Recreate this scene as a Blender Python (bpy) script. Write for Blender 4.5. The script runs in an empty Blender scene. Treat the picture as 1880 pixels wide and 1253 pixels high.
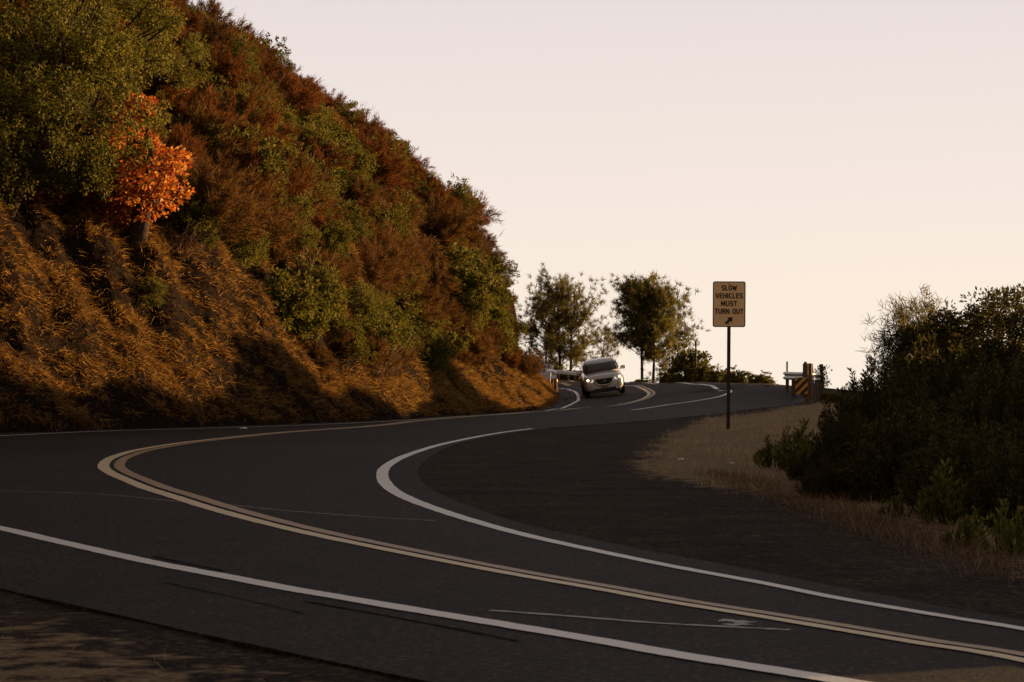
import bpy, bmesh, math, random
import numpy as np
from mathutils import Vector, Matrix, Quaternion, noise
from mathutils.geometry import delaunay_2d_cdt

R = math.radians
scene = bpy.context.scene
COL = scene.collection
# ------------------------------------------------------------------ camera model (survey of the place)
F, CAMH, YH, CX = 4440.0, 1.2, 700.0, 940.0
SUN_AZ, SUN_EL = R(30), R(3.8)          # azimuth from +X towards +Y
SUN = Vector((math.cos(SUN_AZ) * math.cos(SUN_EL), math.sin(SUN_AZ) * math.cos(SUN_EL), math.sin(SUN_EL)))

def W(px, py, D):
    return ((px - CX) * D / F, D, CAMH - (py - YH) * D / F)

def flatD(py):
    return F * CAMH / (py - YH)

# ------------------------------------------------------------------ object helpers
def tag(o, label=None, cat=None, group=None, kind=None):
    if label: o['label'] = label
    if cat: o['category'] = cat
    if group: o['group'] = group
    if kind: o['kind'] = kind
    return o

def link(name, me, mat=None, parent=None, smooth=False):
    o = bpy.data.objects.new(name, me)
    COL.objects.link(o)
    if mat is not None and len(me.materials) == 0:
        me.materials.append(mat)
    if smooth:
        me.shade_smooth()
    if parent is not None:
        o.parent = parent
    return o

def empty(name, loc=(0, 0, 0), rot=(0, 0, 0)):
    o = bpy.data.objects.new(name, None)
    COL.objects.link(o)
    o.location = loc
    o.rotation_euler = rot
    o.empty_display_size = 0.2
    return o

def copy_tree(o, parent=None):
    c = o.copy()
    COL.objects.link(c)
    if parent is not None:
        c.parent = parent
    for ch in list(o.children):
        copy_tree(ch, c)
    return c

def np_mesh(name, verts, faces):
    """verts (n,3), faces (m,k) with constant k"""
    verts = np.asarray(verts, dtype=np.float32)
    faces = np.asarray(faces, dtype=np.int32)
    me = bpy.data.meshes.new(name)
    me.vertices.add(len(verts))
    me.vertices.foreach_set('co', verts.ravel())
    m, k = faces.shape
    me.loops.add(m * k)
    me.loops.foreach_set('vertex_index', faces.ravel())
    me.polygons.add(m)
    me.polygons.foreach_set('loop_start', np.arange(0, m * k, k, dtype=np.int32))
    me.update(calc_edges=True)
    me.validate()
    return me

class MB:
    """collects boxes, bars, tubes and links them as one mesh object"""
    def __init__(self):
        self.bm = bmesh.new()
    def box(self, c, s, rot=None, bevel=0.0):
        r = bmesh.ops.create_cube(self.bm, size=1.0)
        vs = r['verts']
        M = Matrix.Translation(Vector(c))
        if rot is not None:
            M = M @ rot.to_4x4()
        M = M @ Matrix.Diagonal((s[0], s[1], s[2], 1.0))
        bmesh.ops.transform(self.bm, matrix=M, verts=vs)
        if bevel > 0:
            es = list({e for v in vs for e in v.link_edges})
            bmesh.ops.bevel(self.bm, geom=es, offset=bevel, segments=2, affect='EDGES', profile=0.5)
        return self
    def tube(self, pts, radii, seg=8, caps=True):
        pts = [Vector(p) for p in pts]
        if not hasattr(radii, '__len__'):
            radii = [radii] * len(pts)
        rings = []
        prev = None
        for i, p in enumerate(pts):
            a = pts[max(0, i - 1)]; b = pts[min(len(pts) - 1, i + 1)]
            t = (b - a).normalized()
            if prev is None:
                x = t.orthogonal().normalized()
            else:
                x = (prev - t * prev.dot(t)).normalized()
            prev = x
            y = t.cross(x)
            rings.append([self.bm.verts.new(p + (x * math.cos(2 * math.pi * k / seg) + y * math.sin(2 * math.pi * k / seg)) * radii[i]) for k in range(seg)])
        for i in range(len(rings) - 1):
            for k in range(seg):
                self.bm.faces.new((rings[i][k], rings[i][(k + 1) % seg], rings[i + 1][(k + 1) % seg], rings[i + 1][k]))
        if caps:
            self.bm.faces.new(list(reversed(rings[0])))
            self.bm.faces.new(rings[-1])
        return self
    def disc(self, c, axis, r, depth, seg=24):
        axis = Vector(axis).normalized()
        self.tube([Vector(c) - axis * depth / 2, Vector(c) + axis * depth / 2], r, seg)
        return self
    def loft(self, rings, close=False, caps=True):
        vr = [[self.bm.verts.new(p) for p in ring] for ring in rings]
        n = len(vr[0])
        for i in range(len(vr) - 1):
            for k in range(n if close else n - 1):
                self.bm.faces.new((vr[i][k], vr[i][(k + 1) % n], vr[i + 1][(k + 1) % n], vr[i + 1][k]))
        if caps and close:
            self.bm.faces.new(list(reversed(vr[0])))
            self.bm.faces.new(vr[-1])
        return self
    def prism(self, poly, axis_from, axis_to):
        """poly: list of 3D points at 'from', extruded by vector (axis_to-axis_from)"""
        d = Vector(axis_to) - Vector(axis_from)
        a = [self.bm.verts.new(Vector(p)) for p in poly]
        b = [self.bm.verts.new(Vector(p) + d) for p in poly]
        n = len(a)
        for k in range(n):
            self.bm.faces.new((a[k], a[(k + 1) % n], b[(k + 1) % n], b[k]))
        self.bm.faces.new(list(reversed(a)))
        self.bm.faces.new(b)
        return self
    def build(self, name, mat, parent=None, smooth=False, angle=None):
        bmesh.ops.recalc_face_normals(self.bm, faces=self.bm.faces)
        me = bpy.data.meshes.new(name)
        self.bm.to_mesh(me)
        self.bm.free()
        o = link(name, me, mat, parent)
        if smooth:
            me.shade_smooth()
            if angle:
                me.set_sharp_from_angle(angle=R(angle))
        return o

# ------------------------------------------------------------------ materials
def new_mat(name):
    m = bpy.data.materials.new(name)
    m.use_nodes = True
    nt = m.node_tree
    for n in list(nt.nodes):
        nt.nodes.remove(n)
    out = nt.nodes.new('ShaderNodeOutputMaterial')
    return m, nt, out

def N(nt, t, **kw):
    n = nt.nodes.new(t)
    for k, v in kw.items():
        if k in n.inputs:
            n.inputs[k].default_value = v
        else:
            setattr(n, k, v)
    return n

def ramp(nt, stops, fac=None):
    r = nt.nodes.new('ShaderNodeValToRGB')
    el = r.color_ramp.elements
    while len(el) < len(stops):
        el.new(0.5)
    for e, (p, c) in zip(el, stops):
        e.position = p
        e.color = (*c, 1) if len(c) == 3 else c
    if fac is not None:
        nt.links.new(fac, r.inputs[0])
    return r

def plain(name, col, rough=0.5, metal=0.0, spec=0.5, var=0.25, scale=8.0, bump=0.0, coat=0.0):
    m, nt, out = new_mat(name)
    b = N(nt, 'ShaderNodeBsdfPrincipled')
    b.inputs['Roughness'].default_value = rough
    b.inputs['Metallic'].default_value = metal
    b.inputs['Specular IOR Level'].default_value = spec
    b.inputs['Coat Weight'].default_value = coat
    tc = N(nt, 'ShaderNodeTexCoord')
    nz = N(nt, 'ShaderNodeTexNoise'); nz.inputs['Scale'].default_value = scale; nz.inputs['Detail'].default_value = 6
    nt.links.new(tc.outputs['Object'], nz.inputs['Vector'])
    lo = tuple(c * (1 - var) for c in col); hi = tuple(min(1, c * (1 + var)) for c in col)
    r = ramp(nt, [(0.3, lo), (0.7, hi)], nz.outputs['Fac'])
    nt.links.new(r.outputs[0], b.inputs['Base Color'])
    if bump:
        bp = N(nt, 'ShaderNodeBump'); bp.inputs['Strength'].default_value = bump; bp.inputs['Distance'].default_value = 0.02
        nt.links.new(nz.outputs['Fac'], bp.inputs['Height'])
        nt.links.new(bp.outputs[0], b.inputs['Normal'])
    nt.links.new(b.outputs[0], out.inputs[0])
    return m

def leaf_mat(name, cols, trans=0.4, rough=0.55, spec=0.3):
    """one random colour out of a ramp per leaf, thin and partly see-through to light"""
    m, nt, out = new_mat(name)
    g = N(nt, 'ShaderNodeNewGeometry')
    oi = N(nt, 'ShaderNodeObjectInfo')
    n = len(cols)
    r = ramp(nt, [(i / max(1, n - 1), c) for i, c in enumerate(cols)], g.outputs['Random Per Island'])
    hs = N(nt, 'ShaderNodeHueSaturation')
    mr = N(nt, 'ShaderNodeMapRange'); mr.inputs['To Min'].default_value = 0.8; mr.inputs['To Max'].default_value = 1.2
    nt.links.new(oi.outputs['Random'], mr.inputs['Value'])
    nt.links.new(mr.outputs[0], hs.inputs['Value'])
    nt.links.new(r.outputs[0], hs.inputs['Color'])
    b = N(nt, 'ShaderNodeBsdfPrincipled')
    b.inputs['Roughness'].default_value = rough
    b.inputs['Specular IOR Level'].default_value = spec
    t = N(nt, 'ShaderNodeBsdfTranslucent')
    mx = N(nt, 'ShaderNodeMixShader'); mx.inputs[0].default_value = trans
    nt.links.new(hs.outputs[0], b.inputs['Base Color'])
    nt.links.new(hs.outputs[0], t.inputs['Color'])
    nt.links.new(b.outputs[0], mx.inputs[1]); nt.links.new(t.outputs[0], mx.inputs[2])
    nt.links.new(mx.outputs[0], out.inputs[0])
    return m

def emit_mat(name, col, s):
    m, nt, out = new_mat(name)
    e = N(nt, 'ShaderNodeEmission'); e.inputs['Color'].default_value = (*col, 1); e.inputs['Strength'].default_value = s
    nt.links.new(e.outputs[0], out.inputs[0])
    return m

def asphalt_mat():
    m, nt, out = new_mat('asphalt')
    L = nt.links.new
    b = N(nt, 'ShaderNodeBsdfPrincipled')
    tc = N(nt, 'ShaderNodeTexCoord')
    P = tc.outputs['Object']
    fine = N(nt, 'ShaderNodeTexNoise'); fine.inputs['Scale'].default_value = 22; fine.inputs['Detail'].default_value = 6; fine.inputs['Roughness'].default_value = 0.75
    mid = N(nt, 'ShaderNodeTexNoise'); mid.inputs['Scale'].default_value = 2.6; mid.inputs['Detail'].default_value = 9; mid.inputs['Roughness'].default_value = 0.9
    big = N(nt, 'ShaderNodeTexNoise'); big.inputs['Scale'].default_value = 0.16; big.inputs['Detail'].default_value = 4
    vor = N(nt, 'ShaderNodeTexVoronoi'); vor.inputs['Scale'].default_value = 24
    for t in (fine, mid, big, vor):
        L(P, t.inputs['Vector'])
    base = ramp(nt, [(0.36, (0.003, 0.002, 0.0018)), (0.5, (0.0145, 0.0100, 0.0086)), (0.64, (0.10, 0.069, 0.058))], fine.outputs['Fac'])
    r2 = ramp(nt, [(0.36, (0.42, 0.41, 0.40)), (0.5, (0.95, 0.93, 0.92)), (0.64, (1.75, 1.68, 1.62))], mid.outputs['Fac'])
    r3 = ramp(nt, [(0.35, (0.8, 0.78, 0.78)), (0.65, (1.2, 1.2, 1.2))], big.outputs['Fac'])
    m1 = N(nt, 'ShaderNodeMix', data_type='RGBA', blend_type='MULTIPLY'); m1.inputs[0].default_value = 1
    m2 = N(nt, 'ShaderNodeMix', data_type='RGBA', blend_type='MULTIPLY'); m2.inputs[0].default_value = 1
    L(base.outputs[0], m1.inputs[6]); L(r2.outputs[0], m1.inputs[7])
    L(m1.outputs[2], m2.inputs[6]); L(r3.outputs[0], m2.inputs[7])
    # pale stone chips in the binder
    chip = ramp(nt, [(0.0, (1, 1, 1)), (0.10, (1, 1, 1)), (0.16, (0, 0, 0))], vor.outputs['Distance'])
    rnd = ramp(nt, [(0.0, (0, 0, 0)), (0.62, (0, 0, 0)), (0.66, (1, 1, 1))], vor.outputs['Color'])
    cm = N(nt, 'ShaderNodeMix', data_type='RGBA', blend_type='MULTIPLY'); cm.inputs[0].default_value = 1
    L(chip.outputs[0], cm.inputs[6]); L(rnd.outputs[0], cm.inputs[7])
    m3 = N(nt, 'ShaderNodeMix', data_type='RGBA'); m3.inputs[7].default_value = (0.30, 0.21, 0.14, 1)
    L(cm.outputs[2], m3.inputs[0]); L(m2.outputs[2], m3.inputs[6])
    L(m3.outputs[2], b.inputs['Base Color'])
    b.inputs['Roughness'].default_value = 0.74
    b.inputs['Specular IOR Level'].default_value = 0.13
    bp = N(nt, 'ShaderNodeBump'); bp.inputs['Strength'].default_value = 1.0; bp.inputs['Distance'].default_value = 0.03
    L(fine.outputs['Fac'], bp.inputs['Height']); L(bp.outputs[0], b.inputs['Normal'])
    L(b.outputs[0], out.inputs[0])
    return m

def paint_mat(name, col, worn=0.45, wscale=9):
    m, nt, out = new_mat(name)
    L = nt.links.new
    b = N(nt, 'ShaderNodeBsdfPrincipled')
    tc = N(nt, 'ShaderNodeTexCoord')
    n1 = N(nt, 'ShaderNodeTexNoise'); n1.inputs['Scale'].default_value = wscale; n1.inputs['Detail'].default_value = 9; n1.inputs['Roughness'].default_value = 0.7
    n2 = N(nt, 'ShaderNodeTexNoise'); n2.inputs['Scale'].default_value = 60; n2.inputs['Detail'].default_value = 3
    n3 = N(nt, 'ShaderNodeTexNoise'); n3.inputs['Scale'].default_value = 0.7; n3.inputs['Detail'].default_value = 3
    for t in (n1, n2, n3):
        L(tc.outputs['Object'], t.inputs['Vector'])
    a = N(nt, 'ShaderNodeMath', operation='ADD'); L(n1.outputs['Fac'], a.inputs[0]); L(n2.outputs['Fac'], a.inputs[1])
    a2 = N(nt, 'ShaderNodeMath', operation='MULTIPLY_ADD'); a2.inputs[1].default_value = 0.5; L(n3.outputs['Fac'], a2.inputs[0]); L(a.outputs[0], a2.inputs[2])
    r = ramp(nt, [(0.0, (0.03, 0.025, 0.022)), (worn * 0.5 + 0.26, (0.03, 0.025, 0.022)), (worn * 0.5 + 0.42, col)], None)
    h = N(nt, 'ShaderNodeMath', operation='MULTIPLY'); h.inputs[1].default_value = 0.8
    L(a2.outputs[0], h.inputs[0]); L(h.outputs[0], r.inputs[0])
    L(r.outputs[0], b.inputs['Base Color'])
    b.inputs['Roughness'].default_value = 0.5
    b.inputs['Specular IOR Level'].default_value = 0.6
    bp = N(nt, 'ShaderNodeBump'); bp.inputs['Strength'].default_value = 0.5; bp.inputs['Distance'].default_value = 0.006
    L(n2.outputs['Fac'], bp.inputs['Height']); L(bp.outputs[0], b.inputs['Normal'])
    L(b.outputs[0], out.inputs[0])
    return m

def ground_mat():
    m, nt, out = new_mat('dirt')
    L = nt.links.new
    b = N(nt, 'ShaderNodeBsdfPrincipled')
    tc = N(nt, 'ShaderNodeTexCoord'); P = tc.outputs['Object']
    n1 = N(nt, 'ShaderNodeTexNoise'); n1.inputs['Scale'].default_value = 22; n1.inputs['Detail'].default_value = 6; n1.inputs['Roughness'].default_value = 0.7
    n2 = N(nt, 'ShaderNodeTexNoise'); n2.inputs['Scale'].default_value = 0.9; n2.inputs['Detail'].default_value = 7; n2.inputs['Roughness'].default_value = 0.6
    n3 = N(nt, 'ShaderNodeTexNoise'); n3.inputs['Scale'].default_value = 4.5; n3.inputs['Detail'].default_value = 6
    for t in (n1, n2, n3):
        L(P, t.inputs['Vector'])
    c1 = ramp(nt, [(0.32, (0.011, 0.0075, 0.006)), (0.5, (0.029, 0.0195, 0.0145)), (0.66, (0.15, 0.106, 0.082))], n1.outputs['Fac'])
    c2 = ramp(nt, [(0.34, (0.5, 0.48, 0.46)), (0.66, (1.55, 1.48, 1.4))], n2.outputs['Fac'])
    mm = N(nt, 'ShaderNodeMix', data_type='RGBA', blend_type='MULTIPLY'); mm.inputs[0].default_value = 1
    L(c1.outputs[0], mm.inputs[6]); L(c2.outputs[0], mm.inputs[7])
    at = N(nt, 'ShaderNodeAttribute', attribute_name='verge')
    s1 = N(nt, 'ShaderNodeMath', operation='MULTIPLY_ADD'); s1.inputs[1].default_value = 2.2; s1.inputs[2].default_value = -1.15
    L(n3.outputs['Fac'], s1.inputs[0])
    s2 = N(nt, 'ShaderNodeMath', operation='ADD'); L(at.outputs['Fac'], s2.inputs[0]); L(s1.outputs[0], s2.inputs[1])
    s3 = ramp(nt, [(0.35, (0, 0, 0)), (0.65, (1, 1, 1))], s2.outputs[0])
    straw = ramp(nt, [(0.3, (0.13, 0.09, 0.05)), (0.5, (0.30, 0.22, 0.125)), (0.7, (0.5, 0.39, 0.24))], n1.outputs['Fac'])
    mx = N(nt, 'ShaderNodeMix', data_type='RGBA')
    L(s3.outputs[0], mx.inputs[0]); L(mm.outputs[2], mx.inputs[6]); L(straw.outputs[0], mx.inputs[7])
    L(mx.outputs[2], b.inputs['Base Color'])
    b.inputs['Roughness'].default_value = 0.95
    b.inputs['Specular IOR Level'].default_value = 0.08
    bp = N(nt, 'ShaderNodeBump'); bp.inputs['Strength'].default_value = 1.0; bp.inputs['Distance'].default_value = 0.05
    L(n1.outputs['Fac'], bp.inputs['Height']); L(bp.outputs[0], b.inputs['Normal'])
    L(b.outputs[0], out.inputs[0])
    return m

def soil_mat():
    m, nt, out = new_mat('hill_soil')
    L = nt.links.new
    b = N(nt, 'ShaderNodeBsdfPrincipled')
    tc = N(nt, 'ShaderNodeTexCoord'); P = tc.outputs['Object']
    n1 = N(nt, 'ShaderNodeTexNoise'); n1.inputs['Scale'].default_value = 3.5; n1.inputs['Detail'].default_value = 9; n1.inputs['Roughness'].default_value = 0.7
    L(P, n1.inputs['Vector'])
    c1 = ramp(nt, [(0.3, (0.008, 0.005, 0.0035)), (0.52, (0.02, 0.012, 0.008)), (0.75, (0.05, 0.028, 0.017))], n1.outputs['Fac'])
    L(c1.outputs[0], b.inputs['Base Color'])
    b.inputs['Roughness'].default_value = 0.95; b.inputs['Specular IOR Level'].default_value = 0.05
    bp = N(nt, 'ShaderNodeBump'); bp.inputs['Strength'].default_value = 1.0; bp.inputs['Distance'].default_value = 0.25
    L(n1.outputs['Fac'], bp.inputs['Height']); L(bp.outputs[0], b.inputs['Normal'])
    L(b.outputs[0], out.inputs[0])
    return m

M = {}
M['asphalt'] = asphalt_mat()
M['white_line'] = paint_mat('white_line_paint', (0.80, 0.79, 0.75), 0.38)
M['yellow_line'] = paint_mat('yellow_line_paint', (0.74, 0.58, 0.32), 0.36)
M['yellow_line_worn'] = paint_mat('yellow_line_paint_worn', (0.36, 0.20, 0.065), 0.62)
M['ground'] = ground_mat()
M['soil'] = soil_mat()
M['bark'] = plain('bark', (0.045, 0.03, 0.022), 0.9, spec=0.1, var=0.5, scale=14, bump=0.6)
M['twig'] = plain('twig_bark', (0.05, 0.03, 0.02), 0.9, spec=0.1, var=0.4, scale=10)
M['leaf_oak'] = leaf_mat('oak_leaves', [(0.035, 0.036, 0.007), (0.10, 0.10, 0.015), (0.18, 0.16, 0.024), (0.28, 0.225, 0.035)], 0.4, 0.6, 0.14)
M['leaf_green'] = leaf_mat('shrub_leaves', [(0.03, 0.034, 0.007), (0.09, 0.092, 0.015), (0.16, 0.145, 0.024), (0.25, 0.20, 0.035)], 0.4, 0.6, 0.14)
M['leaf_red'] = leaf_mat('red_leaves', [(0.10, 0.06, 0.014), (0.32, 0.055, 0.015), (0.46, 0.12, 0.024), (0.52, 0.20, 0.034), (0.56, 0.31, 0.06)], 0.5, 0.5, 0.3)
M['feather'] = leaf_mat('rust_twigs', [(0.06, 0.021, 0.007), (0.13, 0.046, 0.013), (0.20, 0.078, 0.021), (0.26, 0.11, 0.03)], 0.35, 0.8, 0.08)
M['feather_b'] = leaf_mat('brown_twigs', [(0.05, 0.025, 0.009), (0.11, 0.054, 0.017), (0.17, 0.088, 0.027), (0.22, 0.12, 0.038)], 0.35, 0.8, 0.08)
M['grass'] = leaf_mat('dry_grass', [(0.10, 0.05, 0.017), (0.2, 0.10, 0.032), (0.3, 0.16, 0.05), (0.4, 0.24, 0.09)], 0.4, 0.7, 0.15)
M['grass_brown'] = leaf_mat('hill_grass', [(0.06, 0.026, 0.009), (0.19, 0.09, 0.022), (0.36, 0.19, 0.045), (0.58, 0.35, 0.10)], 0.45, 0.7, 0.15)
M['straw'] = leaf_mat('verge_grass', [(0.20, 0.145, 0.08), (0.40, 0.30, 0.17), (0.58, 0.45, 0.27), (0.74, 0.61, 0.40)], 0.45, 0.8, 0.1)
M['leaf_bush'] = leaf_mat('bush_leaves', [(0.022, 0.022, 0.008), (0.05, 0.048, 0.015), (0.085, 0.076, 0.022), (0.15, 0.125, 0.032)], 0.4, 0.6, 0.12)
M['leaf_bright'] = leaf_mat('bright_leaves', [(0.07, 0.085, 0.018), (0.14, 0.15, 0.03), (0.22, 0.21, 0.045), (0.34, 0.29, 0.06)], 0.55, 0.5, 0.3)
M['needle'] = leaf_mat('pine_needles', [(0.04, 0.04, 0.014), (0.09, 0.085, 0.024), (0.15, 0.13, 0.035), (0.22, 0.17, 0.045)], 0.6, 0.6, 0.2)

# ------------------------------------------------------------------ survey lines: (px, py[, distance])
YELLOW = [(2300, 1300), (1880, 1209), (1700, 1180), (1539, 1153), (1400, 1130), (1238, 1104), (1111, 1081), (940, 1051), (770, 1018), (600, 983), (491, 957), (400, 932), (340, 913),
          (285, 896), (245, 880), (218, 868), (205, 857), (212, 845), (232, 836), (264, 827), (321, 817), (378, 809.5), (491, 797.5), (566, 791.2), (700, 781.5), (770, 773.5), (860, 766),
          (940, 760.2), (1025, 755), (1111, 748.5, 102.5), (1145, 744, 105), (1166, 739, 107.5), (1186, 732.5, 110), (1196, 725, 113), (1192, 718, 117.5), (1181, 713, 122), (1154, 708.5, 131), (1113, 707, 140), (1071, 706.4, 150), (1022, 705, 165), (960, 704.5, 180)]
INNER = [(2300, 1235), (1880, 1157), (1744, 1135), (1539, 1100), (1400, 1072), (1238, 1042), (1111, 1016), (983, 988), (898, 966), (813, 940), (749, 916), (715, 896), (702, 875), (711, 856), (749, 836), (813, 816), (898, 799), (977, 788)]
OUTER = [(1900, 1310), (1556, 1254), (1400, 1229), (1238, 1203), (1111, 1180), (940, 1151), (770, 1123), (600, 1094), (529, 1082), (415, 1060), (340, 1046), (264, 1031), (162, 1008), (83, 990), (0, 971), (-150, 943)]
HILL_EDGE = [(-60, 805), (0, 801), (113, 795.3), (226, 791), (400, 786.2), (500, 783), (700, 774.5), (850, 764.5), (940, 758.6), (993, 755.5),
             (1022, 750, 101), (1040, 745.5, 106), (1050, 741.7, 109.5), (1059, 737, 113), (1062, 732, 117), (1059.6, 724.8, 124), (1048.5, 718, 132), (1036, 715.4, 139), (1021, 714.7, 146), (985, 714, 156)]
FAR = [(1161, 754, 88), (1227, 743, 91.5), (1291, 734, 95), (1329, 727, 98), (1340.5, 721, 101), (1332.6, 714.6, 105), (1307, 707.5, 112), (1285, 704.6, 117), (1240, 702.5, 126), (1180, 701.5, 138),
       (1120, 701, 150), (1067, 700, 163), (1045, 697.5, 170), (1020, 695, 178), (960, 693, 195)]

def xy(p):
    D = p[2] if len(p) > 2 else flatD(p[1])
    return ((p[0] - CX) * D / F, D)

# ------------------------------------------------------------------ ground heights: thin-plate surface through surveyed spots
ctrl = []
for line in (YELLOW, HILL_EDGE, FAR, INNER, OUTER):
    for p in line:
        if len(p) > 2:
            ctrl.append(W(*p))
        elif p[0] < 1900:
            x, y = xy(p); ctrl.append((x, y, 0.0))
for p in [(1337, 787, 56.4), (1110, 734, 117), (1485, 739, 88), (1450, 744, 84.5), (1560, 742, 80), (1290, 700.6, 123), (1150, 700.6, 146), (1440, 706, 103), (1400, 714, 99), (1380, 703, 112), (1380, 752, 78), (1250, 768, 70)]:
    ctrl.append(W(*p))
ctrl += [(-30, 5, 0), (-15, 5, 0), (0, 4, 0), (15, 5, 0), (-30, 30, 0), (-16, 40, 0), (-30, 60, 0), (8, 22, 0), (14, 20, 0), (10, 38, 0), (5, 45, 0), (14, 45, 0), (20, 30, -.1), (30, 30, -.4), (30, 60, -.3),
         (-30, 100, 0.2), (-15, 130, 0.6), (-30, 170, 1.2), (-10, 165, 1.2), (-20, 200, 1.4), (0, 195, 1.5), (17, 88, 0.45), (24, 95, -.4), (40, 90, -2.0), (60, 60, -2.5), (60, 120, -7), (30, 130, -3), (18, 118, .1), (19, 150, -1.6), (10, 155, 0.7), (5, 175, 0.9),
         (20, 200, -3), (0, 250, -4), (60, 260, -14), (-60, 260, 0), (60, 5, 0), (-60, 5, 0), (-60, 60, 0), (12, 105, 0.75), (13.5, 95, 0.55)]
CT = np.array(ctrl, dtype=float)
def _phi(r2):
    return 0.5 * r2 * np.log(np.maximum(r2, 1e-9))
def _solve():
    n = len(CT)
    d2 = ((CT[:, None, :2] - CT[None, :, :2]) ** 2).sum(-1)
    K = _phi(d2) + np.eye(n) * 6.0
    P = np.c_[np.ones(n), CT[:, :2]]
    A = np.zeros((n + 3, n + 3)); A[:n, :n] = K; A[:n, n:] = P; A[n:, :n] = P.T
    return np.linalg.solve(A, np.r_[CT[:, 2], 0, 0, 0])
TPS = _solve()
SHADE_KNOLLS = (((21.5, 73.0), (24.0, 84.0), 3.3, 5.0), ((24.5, 88.0), (30.0, 103.0), 3.3, 4.6), ((30.5, 107.0), (35.5, 132.0), 5.2, 6.4), ((8.2, 15.5), (10.6, 24.0), 1.15, 2.3), ((10.6, 24.0), (15.2, 44.0), 2.0, 3.4), ((15.2, 44.0), (17.5, 56.0), 2.4, 3.6), ((17.5, 56.0), (21.5, 73.0), 2.4, 4.0))     # unseen mounds added right of the view to shade road and hill foot
def gz_exact(x, y):
    x = np.atleast_1d(np.asarray(x, float)); y = np.atleast_1d(np.asarray(y, float))
    out = np.empty(x.shape)
    fx, fy = x.ravel(), y.ravel(); o = out.ravel()
    for s in range(0, len(fx), 20000):
        a, b = fx[s:s + 20000], fy[s:s + 20000]
        d2 = (a[:, None] - CT[None, :, 0]) ** 2 + (b[:, None] - CT[None, :, 1]) ** 2
        v = _phi(d2) @ TPS[:-3] + TPS[-3] + TPS[-2] * a + TPS[-1] * b
        v -= np.where(b > 200, ((b - 200) / 22.0) ** 1.6, 0) + np.where(a > 26, ((a - 26) / 14.0) ** 1.5 * 0.6, 0)
        for k0, k1, kh, kw in SHADE_KNOLLS:
            kx, ky = k1[0] - k0[0], k1[1] - k0[1]
            t = np.clip(((a - k0[0]) * kx + (b - k0[1]) * ky) / (kx * kx + ky * ky), 0, 1)
            dk = np.hypot(a - k0[0] - t * kx, b - k0[1] - t * ky)
            v += kh * np.clip(1 - (dk / kw) ** 2, 0, 1) ** 1.3 * (1 + 0.07 * np.sin(b * 0.9) + 0.06 * np.sin(b * 0.43 + a) + 0.10 * np.sin(b * 2.3 + 1.3 * np.sin(a * 1.9)))
        o[s:s + 20000] = np.maximum(v, -60)
    return o.reshape(x.shape)
_GX = np.arange(-30, 45.01, 0.4); _GY = np.arange(0, 215.01, 0.4)
_GG = gz_exact(*np.meshgrid(_GX, _GY))
def gz(x, y):
    x = np.atleast_1d(np.asarray(x, float)); y = np.atleast_1d(np.asarray(y, float))
    u = (x + 30) / 0.4; v = y / 0.4
    ins = (u >= 0) & (u < len(_GX) - 1.001) & (v >= 0) & (v < len(_GY) - 1.001)
    i = np.clip(u, 0, len(_GX) - 2).astype(int); j = np.clip(v, 0, len(_GY) - 2).astype(int)
    a, b = u - i, v - j
    z = (_GG[j, i] * (1 - a) + _GG[j, i + 1] * a) * (1 - b) + (_GG[j + 1, i] * (1 - a) + _GG[j + 1, i + 1] * a) * b
    if not ins.all():
        z = np.array(z); z[~ins] = gz_exact(x[~ins], y[~ins])
    return z
def gz1(x, y):
    return float(gz([x], [y])[0])

# ------------------------------------------------------------------ hill: height by distance from its foot
HB = [(-60, 22), (-24, 30), (-18, 42), (-14.6, 50), (-12.7, 55.0)]
for p in [(113, 792.5), (226, 788), (400, 783), (500, 779.5), (700, 771), (850, 761), (930, 755.5), (982, 751.5, 100), (1012, 742, 109), (1022, 730, 119), (1016, 717, 133)]:
    HB.append(xy(p))
HB += [(0.6, 146), (-4, 155), (-15, 166), (-45, 176), (-110, 176), (-110, 22)]
HBN = np.array(HB)
def hill_dist(x, y):
    x = np.asarray(x, float); y = np.asarray(y, float)
    best = np.full(x.shape, 1e9); inside = np.zeros(x.shape, bool)
    n = len(HBN)
    for i in range(n):
        ax, ay = HBN[i]; bx, by = HBN[(i + 1) % n]
        dx, dy = bx - ax, by - ay
        t = np.clip(((x - ax) * dx + (y - ay) * dy) / (dx * dx + dy * dy), 0, 1)
        best = np.minimum(best, np.hypot(x - ax - t * dx, y - ay - t * dy))
        c = ((ay > y) != (by > y)) & (x < (bx - ax) * (y - ay) / (by - ay + 1e-12) + ax)
        inside ^= c
    return np.where(inside, best, -best)
def lump(x, y):
    return (0.32 * np.sin(x * 0.9 + y * 0.33 + 1.3) + 0.26 * np.sin(y * 0.71 - x * 0.4) + 0.16 * np.sin(x * 2.1 - y * 1.3) + 0.12 * np.sin(x * 1.7 + y * 2.3 + .6))
def big_lump(x, y):
    return 0.55 * np.sin(y * 0.42 + 0.5 * x) * np.sin(x * 0.55 - 0.18 * y + .8) + 0.3 * np.sin(y * 0.83 - x * 0.9 + 2.0) + 0.13 * np.sin(y * 3.1 + x * 4.0 + 1.5 * np.sin(y * 1.1)) * np.sin(x * 5.3 - y * 2.2 + 2 * np.sin(x * 1.7)) + 0.10 * np.sin(y * 5.7 - x * 6.0 + np.sin(y * 2.3)) * np.sin(x * 9.0 + y * 3.9)
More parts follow.
